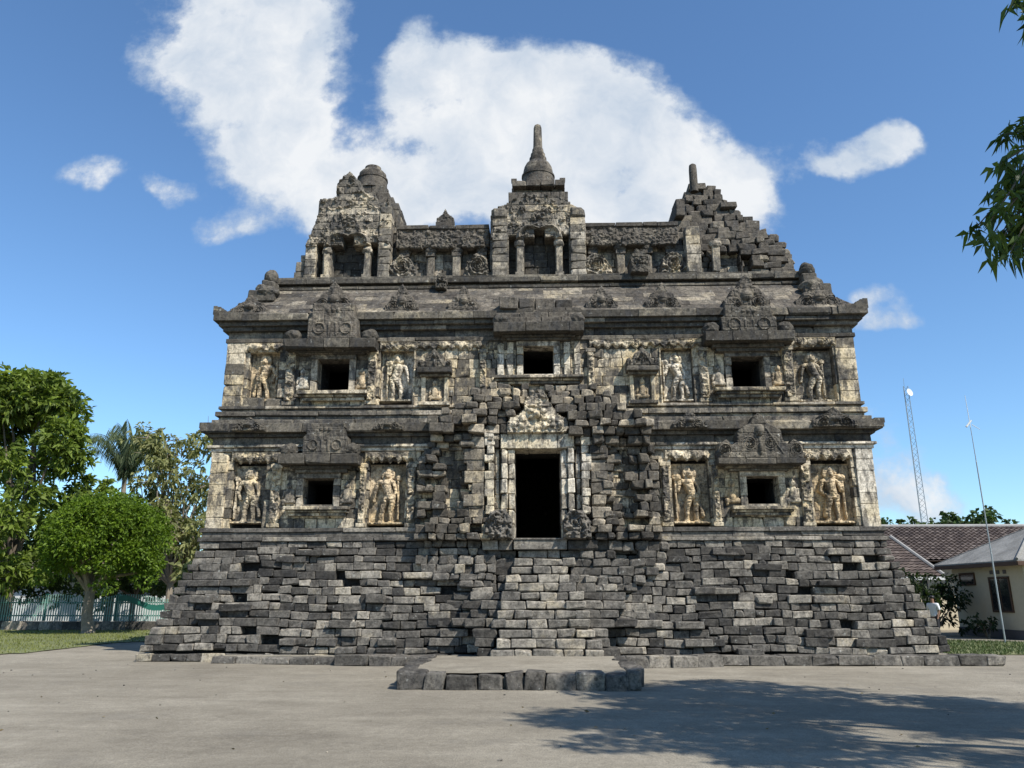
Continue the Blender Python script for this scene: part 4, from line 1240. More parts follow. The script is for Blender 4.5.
def window(o, y, sill, hood, ped, seed, mat, label, pedm='dark', blocky=False, slab_t=0.27):
    x0, x1, z0, z1 = o; cx = (x0 + x1) / 2
    fr = MB()
    jw = 0.19
    for a, b in ((x0 - jw, x0), (x1, x1 + jw)):
        zz = np.linspace(z0 - 0.1, z1 + 0.12, 4)
        for p, q_ in zip(zz[:-1], zz[1:]):
            row(fr, a + 0.004, b - 0.002, p, q_, y - 0.06, 0.5, 0.5, 1, prot=0.006, jit=0.003, ch=0.01, tint=lambda: rng.uniform(0.3, 1.0))
    bx(fr, x0 - jw + .003, x1 + jw - .003, y - 0.10, y + 0.4, z1 + 0.003, z1 + 0.14, tint=0.4, jit=.004)
    bx(fr, x0 + .002, x1 - .002, y - 0.05, y + 0.4, z0 - 0.098, z0 - 0.002, tint=0.5)
    # dark jambs running back into the thick wall
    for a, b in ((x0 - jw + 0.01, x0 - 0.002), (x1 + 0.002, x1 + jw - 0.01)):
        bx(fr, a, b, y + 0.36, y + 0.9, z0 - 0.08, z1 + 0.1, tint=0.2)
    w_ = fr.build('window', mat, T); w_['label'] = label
    s = MB()
    sx0, sx1, sz0, sz1 = sill; hh = (sz1 - sz0)
    for (a, b, dx, dy) in ((0, .36, .10, .14), (.36, .6, .04, .20), (.6, 1.0, 0.0, .30)):
        row(s, sx0 + dx, sx1 - dx, sz0 + hh * a, sz0 + hh * b, y - dy, dy + 0.05, 0.5, 1.1, prot=0.008, jit=0.006, ch=0.02, tint=lambda: rng.uniform(.2, .8))
    s.build('sill', M['wall'], w_)
    h = MB()
    hx0, hx1, hz0, hz1 = hood
    hs_ = hz1 - slab_t
    n = max(2, int(round((hs_ - hz0) / 0.11)))
    for k in range(n):
        f = (k + 1) / (n + 1)
        row(h, hx0 + 0.12 + 0.34 * (1 - f), hx1 - 0.12 - 0.34 * (1 - f), hz0 + (hs_ - hz0) * k / n, hz0 + (hs_ - hz0) * (k + 1) / n, y - 0.12 - 0.26 * f, 0.12 + 0.26 * f + 0.04, 0.7, 1.5, prot=0.006, jit=0.005, ch=0.016, gap=.002, tint=lambda: rng.uniform(.15, .8))
    row(h, hx0, hx1, hs_, hz1, y - 0.56, 0.60, 0.6, 1.2, prot=0.012, jit=0.008, ch=0.02, gap=.003, tint=lambda: rng.uniform(.1, .7))
    for e_, sg in ((hx0, 1), (hx1, -1)):
        lump(h, (e_ + sg * 0.2, y - 0.34, hz1 + 0.10), (0.46, 0.44, 0.40), int(seed + sg), 3, 0.25, tint=.3)
    h.build('hood', M['dark'], w_)
    if ped:
        pm = MB(); (block_pediment if blocky else pediment)(pm, *ped, y - 0.50, seed); pm.build('pediment', M[pedm], w_)
    return w_

w1 = window(LOWWIN[0], 0.05, (-6.55, -4.87, 3.50, 3.74), (-6.68, -4.62, 4.62, 5.06), (-5.50, 5.06, 0.80, 1.15), 601, M['grey'], 'lower left window under a square carved pediment', 'dark', True)
w2 = window(LOWWIN[1], 0.05, (4.90, 6.50, 3.48, 3.71), (4.56, 6.76, 4.60, 4.88), (5.66, 4.88, 1.16, 2.1), 602, M['pale'], 'lower right window under a carved scroll pediment', 'dark', False, 0.15)
w3 = window(UPWIN[0], 0.13, (-6.46, -4.54, 6.58, 6.84), (-6.84, -4.33, 7.88, 8.22), (-5.52, 8.22, 1.0, 1.35), 603, M['grey'], 'upper left window under a square carved pediment', 'roof', True)
w4 = window(UPWIN[1], 0.13, (4.70, 6.55, 6.58, 6.83), (4.48, 6.84, 7.84, 8.30), (5.66, 8.30, 0.70, 1.45), 604, M['grey'], 'upper right window under a tall carved pediment', 'dark', True)
w5 = window(UPWIN[2], 0.13, (-1.16, 1.26, 7.00, 7.22), (-1.16, 1.28, 8.22, 8.62), None, 605, M['pale'], 'upper middle window above the doorway')
hb = MB()
for k in range(3):
    row(hb, -1.12, 1.24, 8.62 + 0.16 * k, 8.78 + 0.16 * k, -0.36 + 0.08 * k, 0.5, 0.4, 0.9, prot=0.03, tint=lambda: rng.uniform(0.3, .8))
for k in range(4):
    block(hb, (-0.75 + 0.5 * k, -0.05 + 0.05 * k, 9.22), (rng.uniform(.4, .55), .5, rng.uniform(.22, .36)), .03, .02)
hb.build('hood_stones', M['roof'], w5)
# left flap of tall antefix on the upper right pediment and its left twin
antefix(5.72, 8.95, 1.08, 1.25, -0.12, 606, M['roof'], 'pediment_crest', big=True, parent=w4)
antefix(-5.62, 9.10, 0.90, 1.15, -0.06, 607, M['roof'], 'pediment_crest', big=True, parent=w3)
for (wn, x, z0, H, y, mt) in ((w1, -6.50, 3.78, .62, 0.02, 'grey'), (w1, -4.98, 3.78, .62, 0.02, 'grey'), (w2, 4.98, 3.75, .66, 0.02, 'ochre'), (w2, 6.52, 3.75, .66, 0.02, 'pale'),
                           (w3, -6.38, 6.88, .62, 0.10, 'pale'), (w3, -4.76, 6.88, .62, 0.10, 'ochre'), (w4, 4.86, 6.88, .62, 0.10, 'grey'), (w4, 6.44, 6.88, .62, 0.10, 'ochre')):
    seated_figure(wn, x, z0, H, y, int(abs(x * 100)), M[mt])
# side strips of the middle window
for x in (-0.98, -0.72, 0.82, 1.1):
    pilaster(x - 0.09, x + 0.09, 7.24, 8.2, 0.06, M['pale'], 0.4, 'window_strip', cap=False, parent=w5)

# blind niches with little figures on the upper wall
for (xa, xb, sd) in ((-3.20, -2.30, 1), (2.40, 3.24, 2)):
    cx = (xa + xb) / 2
    m = MB()
    for a, b in ((xa + .08, xa + .2), (xb - .2, xb - .08)):
        row(m, a, b, 6.52, 7.22, 0.02, 0.2, .5, 1, prot=.005, tint=.8)
    bx(m, xa + .2, xb - .2, 0.10, 0.125, 6.5, 7.22, tint=.3)
    row(m, xa + .02, xb - .02, 6.42, 6.52, -0.08, 0.3, .4, .9, prot=.01)
    n_ = m.build('blind_niche', M['wall'], T)
    h = MB()
    row(h, xa + .04, xb - .04, 7.22, 7.30, -0.06, 0.3, .4, .9, prot=.008)
    row(h, xa - .02, xb + .02, 7.30, 7.44, -0.22, 0.4, .4, 1.2, prot=.008)
    pediment(h, cx, 7.44, 0.52, xb - xa, -0.16, 610 + sd)
    h.build('hood', M['dark'], n_)
    seated_figure(n_, cx, 6.56, .6, 0.09, 40 + sd, M['ochre'])

# ---- doorway
dwo = empty('doorway'); dwo.parent = T; dwo['label'] = 'tall dark central doorway in a pale frame'
for sg in (-1, 1):
    dw = MB()
    for (a, b, y, tl) in ((0.58, 0.76, -0.28, .5), (0.76, 0.94, -0.36, .4), (0.98, 1.10, -0.24, .35)):
        zz = np.linspace(2.86, 5.18, 7)
        for p, q_ in zip(zz[:-1], zz[1:]):
            row(dw, min(sg * a, sg * b) + .003, max(sg * a, sg * b) - .003, p, q_, y, 0.75, .5, 1, prot=.03, jit=.016, ch=.03, tint=lambda: rng.uniform(tl - .3, 1.0))
    bx(dw, min(sg * .585, sg * 1.0), max(sg * .585, sg * 1.0), 0.48, 1.3, 2.87, 5.2, tint=.2)
    dw.build('jamb', M['pale'], dwo)
m = MB()
row(m, -0.95, 0.95, 5.18, 5.56, -0.36, 0.9, .55, .75, prot=.012, jit=.006, tint=lambda: rng.uniform(.5, 1.0))
m.build('lintel', M['pale'], dwo)
m = MB()
KP = [(-.76, 5.56), (.76, 5.56), (.80, 5.75), (.74, 5.98), (.52, 6.06), (.42, 6.25), (.30, 6.45), (.1, 6.72), (-.12, 6.72), (-.3, 6.45), (-.42, 6.22), (-.52, 6.06), (-.74, 5.98), (-.82, 5.72)]
def kh(X, Z):
    h = 0.05 + foliage_relief(X, Z, 71, 0.16, 5)
    h = np.maximum(h, kala(X, Z, 0.0, 6.05, 0.75, 0.24))
    for sg in (-1, 1):
        h = np.maximum(h, scroll(X, Z, sg * 0.55, 5.78, 0.26, sg, 0.2))
    for k in range(7):
        h = np.maximum(h, ell(X, Z, -0.6 + 0.2 * k, 5.72 + 0.02 * abs(k - 3), 0.1, 0.1, 0.22))
    return h + 0.08 * (fbm(X * 6, Z * 6, 5) - .5)
carve(m, -1.0, 1.0, 5.565, 6.74, poly_inside(KP, 0.10, 6, 4), kh, -0.34, 0.7, 0.022, seed=71)
m.build('kala_head', M['pale'], dwo)
m = MB()
bx(m, -0.6, 0.72, -0.46, 0.5, 2.865, 2.90, jit=.006, tint=.6)
m.build('threshold', M['base'], dwo)
for sg in (-1, 1):      # worn makara at the foot of the jambs
    m = MB(); cx = sg * 0.98
    carve(m, cx - .36, cx + .36, 2.87, 3.62, poly_inside([(cx - .34, 2.87), (cx + .34, 2.87), (cx + .34, 3.3), (cx + .15, 3.6), (cx - .18, 3.58), (cx - .34, 3.3)], .05, 9 + sg),
          lambda X, Z: .04 + scroll(X, Z, cx, 3.3, .26, sg, .05) + foliage_relief(X, Z, 12, .24, 4.5), -0.50, 0.5, 0.022, seed=9)
    m.build('makara', M['base'], dwo)

# ---- torn-off porch: toothed rubble either side of and above the doorway
pr = MB()
PL = [(-3.1, 2.86), (-0.98, 2.86), (-0.98, 5.56), (-0.80, 5.57), (-0.78, 6.0), (-0.54, 6.1), (-0.35, 6.45), (-0.2, 6.95), (-1.0, 6.98), (-1.7, 6.75), (-2.2, 6.25), (-2.85, 5.9), (-2.75, 5.5), (-3.1, 4.9)]
PR = [(0.98, 2.86), (3.05, 2.86), (3.12, 4.9), (2.85, 5.4), (3.0, 5.8), (2.35, 6.2), (1.9, 6.75), (1.1, 7.0), (0.2, 6.95), (0.35, 6.45), (0.54, 6.1), (0.78, 6.0), (0.80, 5.57), (0.98, 5.56)]
def tooth(x, z):
    a = abs(x)
    base = -0.20
    band = math.exp(-((a - 1.75) / 0.38) ** 2) * 0.12 + math.exp(-((a - 2.65) / 0.3) ** 2) * 0.22
    top = 0.30 * max(0, min(1, (z - 5.2) / 0.5)) * max(0, min(1, (6.9 - z) / 0.6))
    bot = 0.25 * max(0, min(1, (3.8 - z) / 0.9))
    void = 0.38 * math.exp(-((a - 2.2) / 0.26) ** 2) * max(0, min(1, (5.5 - z) / 0.3)) * max(0, min(1, (z - 3.2) / 0.5))
    return base - band - top - bot + void
def ptint():
    r = rng.rand()
    return rng.uniform(.75, 1.0) if r < .16 else rng.uniform(.05, .7)
for PP, nm in ((PL, 'left'), (PR, 'right')):
    pr = MB()
    rubble(pr, PP, 0.20, lambda x, z: tooth(x, z) + 0.34 * (float(fbm(x * 1.5, z * 1.1, 44, 3)) - 0.5), 0.75, 0.10, tint=ptint, lo=0.18, hi=0.42, miss=0.09)
    o = pr.build('porch_remains', M['rubble'], T); o['label'] = 'toothed rubble %s of the doorway' % nm
for sg in (-1, 1):
    m = MB()
    for k in range(10):
        z0 = 3.5 + 0.22 * k
        a, b = sg * 1.11, sg * (1.33 + rng.uniform(-.07, .07))
        row(m, min(a, b), max(a, b), z0, z0 + .217, -0.40, 0.4, .2, .45, prot=.03, jit=.014, ch=.02, tint=lambda: rng.uniform(.3, 1.0), sag=.03)
    o = m.build('porch_facing', M['pale'], T)
    m = MB()
    for k in range(7):
        z0 = 3.4 + 0.30 * k
        a, b = sg * 1.36, sg * (1.8 + rng.uniform(-.16, .10))
        row(m, min(a, b), max(a, b), z0, z0 + .295, -0.36, 0.4, .3, .5, prot=.05, jit=.016, ch=.02, tint=lambda: rng.uniform(.35, .95), sag=.04)
    o = m.build('porch_facing', M['rubble'], T)
def slope_s(z): return -0.92 + 0.93 * (z / zb1) ** 1.02
for PP in ([(-3.25, 2.86), (-3.0, 2.2), (-2.2, 1.75), (-1.15, 1.5), (-0.98, 2.86)], [(0.98, 2.86), (1.2, 1.4), (2.3, 1.7), (3.1, 2.2), (3.3, 2.86)]):
    pr = MB()
    rubble(pr, PP, 0.2, lambda x, z: slope_s(z) - 0.20 - 0.30 * (float(fbm(x * 1.6, z * 1.6, 83, 3)) - 0.35) * min(1, (z - 1.2) / .8), 0.8, 0.07, tint=ptint, lo=0.2, hi=0.5, miss=0.06)
    o = pr.build('porch_rubble', M['base'], T)
m = MB()
bx(m, -3.0, -0.99, 0.1, 0.4, 2.87, 5.6, ch=0, tint=.1); bx(m, 0.99, 3.0, 0.1, 0.4, 2.87, 5.6, ch=0, tint=.1)
bx(m, -0.98, 0.98, 0.32, 0.44, 5.57, 6.4, ch=0, tint=.1)
m.build('porch_core', M['inner'], T)

# ================================================================== platform, kerbs
plat = empty('stone_platform', (-0.35, -4.4, 0)); tag(plat, 'low dusty stone platform before the temple steps, edged with rough blocks', 'platform')
m = MB()
def slab(X, Z): return 0.05 * (fbm(X * 1.2, Z * 1.2, 4) - 0.5) + 0.015 * (fbm(X * 6, Z * 6, 14) - .5)
# top surface as sheet with real thickness (built in local coordinates)
nx, ny = 48, 42
xs = np.linspace(-1.95, 1.95, nx); ys = np.linspace(-1.85, 1.95, ny)
X, Y = np.meshgrid(xs, ys)
Zt = 0.265 + slab(X, Y)
I = np.arange(nx * ny).reshape(ny, nx)
q = np.stack([I[:-1, :-1], I[:-1, 1:], I[1:, 1:], I[1:, :-1]], -1).reshape(-1, 4)
m.add(np.stack([X.ravel(), Y.ravel(), Zt.ravel()], 1), q.ravel(), np.full(len(q), 4), 0.5)
bx(m, -1.94, 1.94, -1.8, 1.95, 0.0, 0.2, ch=0.01)
m.build('paving', M['ground'], plat, smooth=True)
def edging(x, y, sx, sy, sz, yaw, k):
    m = MB()
    bm = bmesh.new()
    bmesh.ops.create_cube(bm, size=1.0)
    bmesh.ops.bevel(bm, geom=bm.edges[:], offset=0.12, segments=2, affect='EDGES', profile=0.6)
    v = np.array([p.co[:] for p in bm.verts]); F = [[p.index for p in f.verts] for f in bm.faces]; bm.free()
    v = v * np.array([sx, sy, sz])
    n = np.stack([fbm(v[:, 0] * 5 + k * 3, v[:, 2] * 5 + v[:, 1] * 3, k + d, 3) - .5 for d in range(3)], 1)
    v = v + n * 0.10
    ca, sa = math.cos(yaw), math.sin(yaw)
    v = np.stack([v[:, 0] * ca - v[:, 1] * sa + x, v[:, 0] * sa + v[:, 1] * ca + y, v[:, 2] + sz / 2 - 0.02], 1)
    m.faces(v, F, rng.uniform(.0, .6))
    m.build('edging_stone', M['base'], plat)
x = -2.05; k = 0
while x < 1.9:
    d = rng.uniform(0.22, 0.58); d = min(d, 2.03 - x)
    edging(x + d / 2, -1.83 + rng.uniform(-.04, .04), d - rng.uniform(.0, .03), rng.uniform(.36, .46), rng.uniform(.26, .33), rng.uniform(-.06, .06), k); x += d; k += 1
for sg in (-1, 1):
    y = -1.45
    while y < 1.6:
        d = rng.uniform(.4, .7)
        edging(sg * 1.99 + rng.uniform(-.03, .03), y + d / 2, .3, d - .01, rng.uniform(.27, .32), rng.uniform(-.05, .05), k); y += d; k += 1

def kerb(name, a, b, hgt, dep, label, lo=.5, hi=1.0):
    a = Vector((*a, 0)); b = Vector((*b, 0)); L = (b - a).length; d = (b - a) / L; yaw = math.atan2(d.y, d.x)
    root = empty(name, a, yaw); tag(root, label, 'kerb')
    for (p, q_) in cut(0, L, lo, hi):
        m = MB()
        block(m, ((p + q_) / 2, dep / 2 + rng.uniform(-.03, .03), hgt / 2 - .01), (q_ - p - .012, dep, hgt + rng.uniform(-.02, .02)), .025, .018, rng.uniform(.2, .8), yaw=rng.uniform(-.02, .02))
        m.build('kerb_stone', M['base'], root)
    return root
kerb('stone_kerb', (1.85, -2.35), (4.1, -1.75), 0.26, 0.45, 'short row of squared kerb blocks right of the platform')
kerb('stone_kerb', (4.1, -1.55), (10.5, -1.30), 0.23, 0.5, 'long low stone kerb along the temple foot to its right corner', .5, .95)
kerb('stone_kerb', (-4.6, -1.75), (-2.45, -1.95), 0.23, 0.45, 'row of dark kerb blocks left of the platform')
kerb('stone_kerb', (-7.6, -1.25), (-4.6, -1.62), 0.16, 0.4, 'sunken kerb stones at the left foot of the temple', .5, 1.0)
# apron of trodden earth between kerb and plinth
m = MB()
bx(m, -7.4, 10.3, -1.1, 0.0, 0.0, 0.17, ch=0.02); 
ap = m.build('pavement', M['ground']); tag(ap, kind='structure')
# ================================================================== TREES
def leaf_mesh(P, N_dir, size, asp, tint, droop=None):
    """one folded quad pair per leaf: P base points, N_dir leaf axis"""
    n = len(P)
    d = N_dir / (np.linalg.norm(N_dir, axis=1, keepdims=True) + 1e-9)
    r = rng.normal(size=(n, 3)); s = np.cross(d, r); s /= (np.linalg.norm(s, axis=1, keepdims=True) + 1e-9)
    L = size[:, None]; W = (size * asp)[:, None]
    tip = P + d * L
    if droop is not None: tip = tip + np.array([0, 0, -1.0]) * (L * droop)
    mid = P + d * L * 0.45
    nn = np.cross(s, d)
    a = mid + s * W * 0.5 + nn * W * 0.12; b = mid - s * W * 0.5 + nn * W * 0.12
    v = np.stack([P, a, tip, b], 1).reshape(-1, 3)
    i = np.arange(n)[:, None] * 4
    tri = np.concatenate([i + np.array([[0, 1, 2]]), i + np.array([[0, 2, 3]])], 1).reshape(-1)
    return v, tri, np.full(2 * n, 3), np.repeat(tint, 4)

def rosettes(C, axis, nper, size, asp, spread=1.0, droop=0.3, clump_t=None):
    n = len(C)
    P = np.repeat(C, nper, 0); A = np.repeat(axis, nper, 0)
    d = A * 0.7 + rng.normal(size=P.shape) * spread
    sz = rng.uniform(0.7, 1.2, len(P)) * size
    ct = rng.rand(n) if clump_t is None else clump_t
    t = np.clip(np.repeat(ct, nper) * 0.6 + rng.rand(len(P)) * 0.4, 0, 1)
    return leaf_mesh(P + rng.normal(size=P.shape) * size * 0.15, d, sz, asp, t, droop)

def limbs(mb, base, crown_pts, r0, seed, fork_z):
    rr = random.Random(seed)
    base = Vector(base); fork = Vector((base.x + rr.uniform(-.15, .15), base.y, fork_z))
    mid = base.lerp(fork, .5) + Vector((rr.uniform(-.1, .1), rr.uniform(-.1, .1), 0))
    tube(mb, [base + Vector((0, 0, -0.1)), base + Vector((0, 0, .12)), mid, fork], [r0 * 1.5, r0 * 1.12, r0 * .9, r0 * .82], 10)
    for p in crown_pts:
        p = Vector(p)
        m1 = fork.lerp(p, .35) + Vector((rr.uniform(-.3, .3), rr.uniform(-.3, .3), rr.uniform(.0, .4)))
        m2 = fork.lerp(p, .7) + Vector((rr.uniform(-.3, .3), rr.uniform(-.3, .3), rr.uniform(-.1, .3)))
        rb = r0 * rr.uniform(.35, .55)
        tube(mb, [fork - Vector((0, 0, .1)), m1, m2, p], [rb, rb * .75, rb * .45, rb * .15], 7)

def clumps(centers, radii, n_per, flatten=0.8, shell=0.45):
    """points in a union of lobes, denser towards their skin"""
    P = []; A = []
    for c, r in zip(centers, radii):
        k = max(4, int(n_per * r * r))
        d = rng.normal(size=(k, 3)); d /= np.linalg.norm(d, axis=1, keepdims=True)
        rad = r * (shell + (1 - shell) * rng.rand(k) ** 0.6) * (0.85 + 0.3 * rng.rand(k))
        P.append(np.asarray(c) + d * rad[:, None] * np.array([1, 1, flatten])); A.append(d)
    return np.concatenate(P), np.concatenate(A)

def tree(name, loc, lobes, n_per, nleaf, size, asp, mat, bark, r0, fork, label, spread=.8, droop=.3, shell=.45, nl=9, group=None, flatten=.8):
    root = empty(name, loc); tag(root, label, 'tree', group)
    cs = [l[:3] for l in lobes]; rs_ = [l[3] for l in lobes]
    P, A = clumps(cs, rs_, n_per, flatten, shell)
    m = MB(); m.add(*rosettes(P, A, nleaf, size, asp, spread, droop))
    m.build('crown', mat, root)
    t = MB()
    sel = sorted(cs, key=lambda c: rng.rand())[:nl]
    limbs(t, (0, 0, 0), sel, r0, len(cs), fork)
    t.build('trunk', bark, root)
    return root

# big tree at the left edge (trunk at X -24.6, Y 17)
rr = random.Random(5)
lob = []
for k in range(46):
    a = rr.uniform(0, 2 * math.pi); hgt = rr.uniform(3.6, 12.0)
    rad = 4.6 * math.sin(min(1, max(0.12, (13.2 - hgt) / 7.0)) * math.pi / 2) * rr.uniform(.55, 1.0)
    lob.append((-1.2 + rad * math.cos(a), rad * math.sin(a) * .9, hgt, rr.uniform(.9, 1.5)))
lob += [(1.9, -1.2, 2.9, 1.0), (0.9, -2.0, 2.6, 1.0), (-0.4, -2.6, 2.7, 1.1), (-1.9, -2.6, 2.9, 1.2), (-3.2, -2.0, 2.8, 1.1)]
tree('broadleaf_tree', (-24.9, 17.0, 0), lob, 44, 9, 0.38, 0.42, M['leaf_big'], M['bark'], 0.26, 2.6, 'large leafy tree at the far left with big glossy leaf clusters', nl=14, droop=.25)
# round clipped tree
rr = random.Random(8)
lob = []
for k in range(150):
    d = Vector((rr.gauss(0, 1), rr.gauss(0, 1), rr.gauss(0, 1))).normalized()
    if d.z < -0.55: continue
    lob.append((0.35 + d.x * 2.15, d.y * 2.1, 3.72 + d.z * 1.72, rr.uniform(.48, .62)))
lob += [(0.3, 0, 3.9, 1.9), (2.4, -.6, 2.2, .5), (-1.9, -.5, 2.35, .5), (1.1, -1.2, 2.0, .5)]
tree('rounded_tree', (-18.7, 13.1, 0), lob, 290, 4, 0.15, 0.5, M['leaf_round'], M['bark_pale'], 0.24, 1.7, 'bright green tree with a dense rounded crown on the left lawn', nl=12, shell=.5, droop=.15, flatten=.9)
# sparse tree behind
rr = random.Random(12)
lob = [(rr.uniform(-2.7, 2.4), rr.uniform(-1.5, 1.5), rr.uniform(3.0, 10.2), rr.uniform(.55, 1.05)) for k in range(64)]
st_ = tree('thin_tree', (-19.6, 22.0, 0), lob, 30, 7, 0.32, 0.45, M['leaf_dry'], M['bark_pale'], 0.2, 2.2, 'thin crowned tree with dry yellowish leaves and bare twigs beside the temple', nl=40, shell=.2, droop=.4)
for k in range(60):
    m = MB()
    l = lob[rr.randrange(len(lob))]; p = Vector(l[:3]); pts = [p]
    dd = Vector((rr.uniform(-1, 1), rr.uniform(-.6, .6), rr.uniform(-.2, 1.0)))
    for j in range(4): p = p + dd * .32 + Vector((rr.uniform(-.12, .12), 0, rr.uniform(-.1, .12))); pts.append(p)
    tube(m, pts, [.035, .03, .024, .016, .008], 5)
    m.build('twig', M['bark_pale'], st_)
# low leafy shrubs and saplings near the fence
def bush(name, loc, rad, hgt, n, size, mat, label, seed, asp=.45):
    root = empty(name, loc); tag(root, label, 'shrub')
    r_ = random.Random(seed)
    lobes = [(r_.uniform(-rad, rad), r_.uniform(-rad, rad) * .6, r_.uniform(.25, hgt), r_.uniform(.25, .45) * max(.6, rad)) for k in range(n)]
    P, A = clumps([l[:3] for l in lobes], [l[3] for l in lobes], 140, .9, .3)
    m = MB(); m.add(*rosettes(P, A, 5, size, asp, .8, .3)); m.build('foliage', mat, root)
    t = MB()
    for l in lobes[:8]: tube(t, [(0, 0, -.05), (l[0] * .4, l[1] * .4, l[2] * .5), l[:3]], [.04, .025, .01], 6)
    t.build('stem', M['bark'], root)
bush('leafy_shrub', (-13.6, 11.0, 0), .8, 2.7, 12, .28, M['leaf_dry'], 'pale leafed shrub right beside the left edge of the temple', 3)
bush('dark_shrub', (15.6, 12.6, 0), 1.1, 2.2, 24, .2, M['leaf_bush'], 'dark bushy shrub against the cream house wall', 4)
bush('dark_shrub', (16.6, 10.6, 0), .35, .8, 8, .16, M['leaf_bush'], 'small dark shrub at the foot of the cream house', 6)
# low dark trees beyond the fence
for (x, y, sd, lb) in ((-30, 24, 31, 'dark tree beyond the fence at the far left'), (-23, 25, 32, 'dark low tree beyond the fence behind the rounded tree')):
    rr = random.Random(sd)
    lobd = [(rr.uniform(-2.6, 2.6), rr.uniform(-1.5, 1.5), rr.uniform(1.6, 5.6), rr.uniform(.8, 1.3)) for k in range(26)]
    tree('dark_tree', (x, y, 0), lobd, 30, 6, .34, .5, M['leaf_far'], M['bark'], .16, 1.5, lb, nl=9)
# palm
palm = empty('coconut_palm', (-24.7, 25.5, 0.0)); tag(palm, 'coconut palm with drooping fronds behind the left trees', 'palm')
m = MB(); tube(m, [(0, 0, -.1), (.1, 0, 3), (.05, 0, 6), (-.05, 0, 8.95)], [.22, .17, .15, .13], 10); m.build('trunk', M['bark_pale'], palm)
rr = random.Random(3)
for k in range(22):
    a = 2 * math.pi * k / 22 + rr.uniform(-.2, .2); el = rr.uniform(.8, 1.5); L = rr.uniform(2.6, 3.6)
    m = MB(); pts = []; p = Vector((0, 0, 8.8)); e = el
    for j in range(10):
        pts.append(p.copy()); p = p + Vector((math.cos(a) * math.cos(e), math.sin(a) * math.cos(e), math.sin(e))) * (L / 9)
        e -= .05 if j < 5 else .33
    tube(m, pts, [.035 - .003 * j for j in range(10)], 5, .6)
    Pp = []; Dd = []
    for j in range(1, 10):
        for tt in (0, .25, .5, .75):
            b0 = pts[j - 1].lerp(pts[j], tt); ax = (pts[j] - pts[j - 1]).normalized(); sd = ax.cross(Vector((0, 0, 1)))
            if sd.length < .1: sd = Vector((1, 0, 0))
            sd.normalize()
            for sg in (-1, 1):
                Pp.append(b0[:]); Dd.append((sd * sg * .45 + ax * .35 + Vector((0, 0, -.9)))[:])
    Pp = np.array(Pp); Dd = np.array(Dd)
    m.add(*leaf_mesh(Pp, Dd, rng.uniform(.45, .8, len(Pp)), .09, rng.rand(len(Pp)), .35))
    m.build('frond', M['leaf_palm'], palm)
# trees over the tiled hall
for i, (x, y, hgt, wd, lb) in enumerate(((25.5, 33, 7.0, 3.2, 'broad leafy treetop rising over the tiled roof beside the lattice mast'), (29.0, 34, 7.6, 1.5, 'clumpy treetop over the tiled roof just left of the antenna pole'),
                                       (34.2, 35, 7.2, 1.5, 'treetop over the roofs at the far right edge'))):
    rr = random.Random(40 + i)
    lobd = [(rr.uniform(-wd, wd), rr.uniform(-1.2, 1.2), hgt - 2.6 + rr.uniform(0, 2.0) * (1 - .3 * abs(rr.random())), rr.uniform(.5, .85)) for k in range(int(12 * wd))]
    tree('far_tree', (x, y, 0), lobd, 26, 8, .45, .5, M['leaf_far'], M['bark'], .2, 3.0, lb, nl=8)

# overhanging tree on the right, most of it outside the frame
mango = empty('mango_tree', (8.9, -13.6, 0)); tag(mango, 'mango tree whose drooping leafy branch hangs in at the upper right', 'tree')
rr = random.Random(21)
t = MB()
tube(t, [(0, 0, -.1), (0, 0, .3), (-.1, .1, 1.8), (-.2, .1, 3.2)], [.4, .3, .25, .22], 10)
for k, (d, L) in enumerate((((-.35, .3, 1), 4.5), ((.5, .6, 1), 4.6), ((.6, -.5, 1), 4.4), ((-.3, -.6, 1), 4.3), ((-.1, .1, 1), 6.0))):
    p = Vector((-.2, .1, 3.1)); d = Vector(d).normalized(); pts = [p - Vector((0, 0, .2))]
    for j in range(5):
        d = (d + Vector((rr.uniform(-.2, .2), rr.uniform(-.2, .2), rr.uniform(-.12, .1)))).normalized(); p = p + d * L / 5; pts.append(p)
    tube(t, pts, [.17, .14, .11, .085, .06, .02], 8)
lobm = []
while len(lobm) < 64:
    a = rr.uniform(0, 2 * math.pi); q_ = rr.random() ** .5; zz = rr.uniform(5.6, 10.2)
    rad = 3.3 * q_ * (1 - ((zz - 7.6) / 3.6) ** 2) ** .5
    lx, ly, lr = -.2 + 1.05 * rad * math.cos(a), -.5 + 1.1 * rad * math.sin(a), rr.uniform(.55, .9)
    fw_ = 8.9 * 0 + ly - 13.6 + 20.1
    if lx + 8.9 - lr * 1.15 < .70 * fw_ and zz - lr - 1.5 < .95 * fw_: continue     # the crown is cut back on the temple side
    lobm.append((lx, ly, zz, lr))
Pm, Am = clumps([l[:3] for l in lobm], [l[3] for l in lobm], 130, .8, .2)
m = MB(); m.add(*rosettes(Pm, Am * .3 + np.array([0, 0, -.4]), 7, .23, .26, .6, .5))
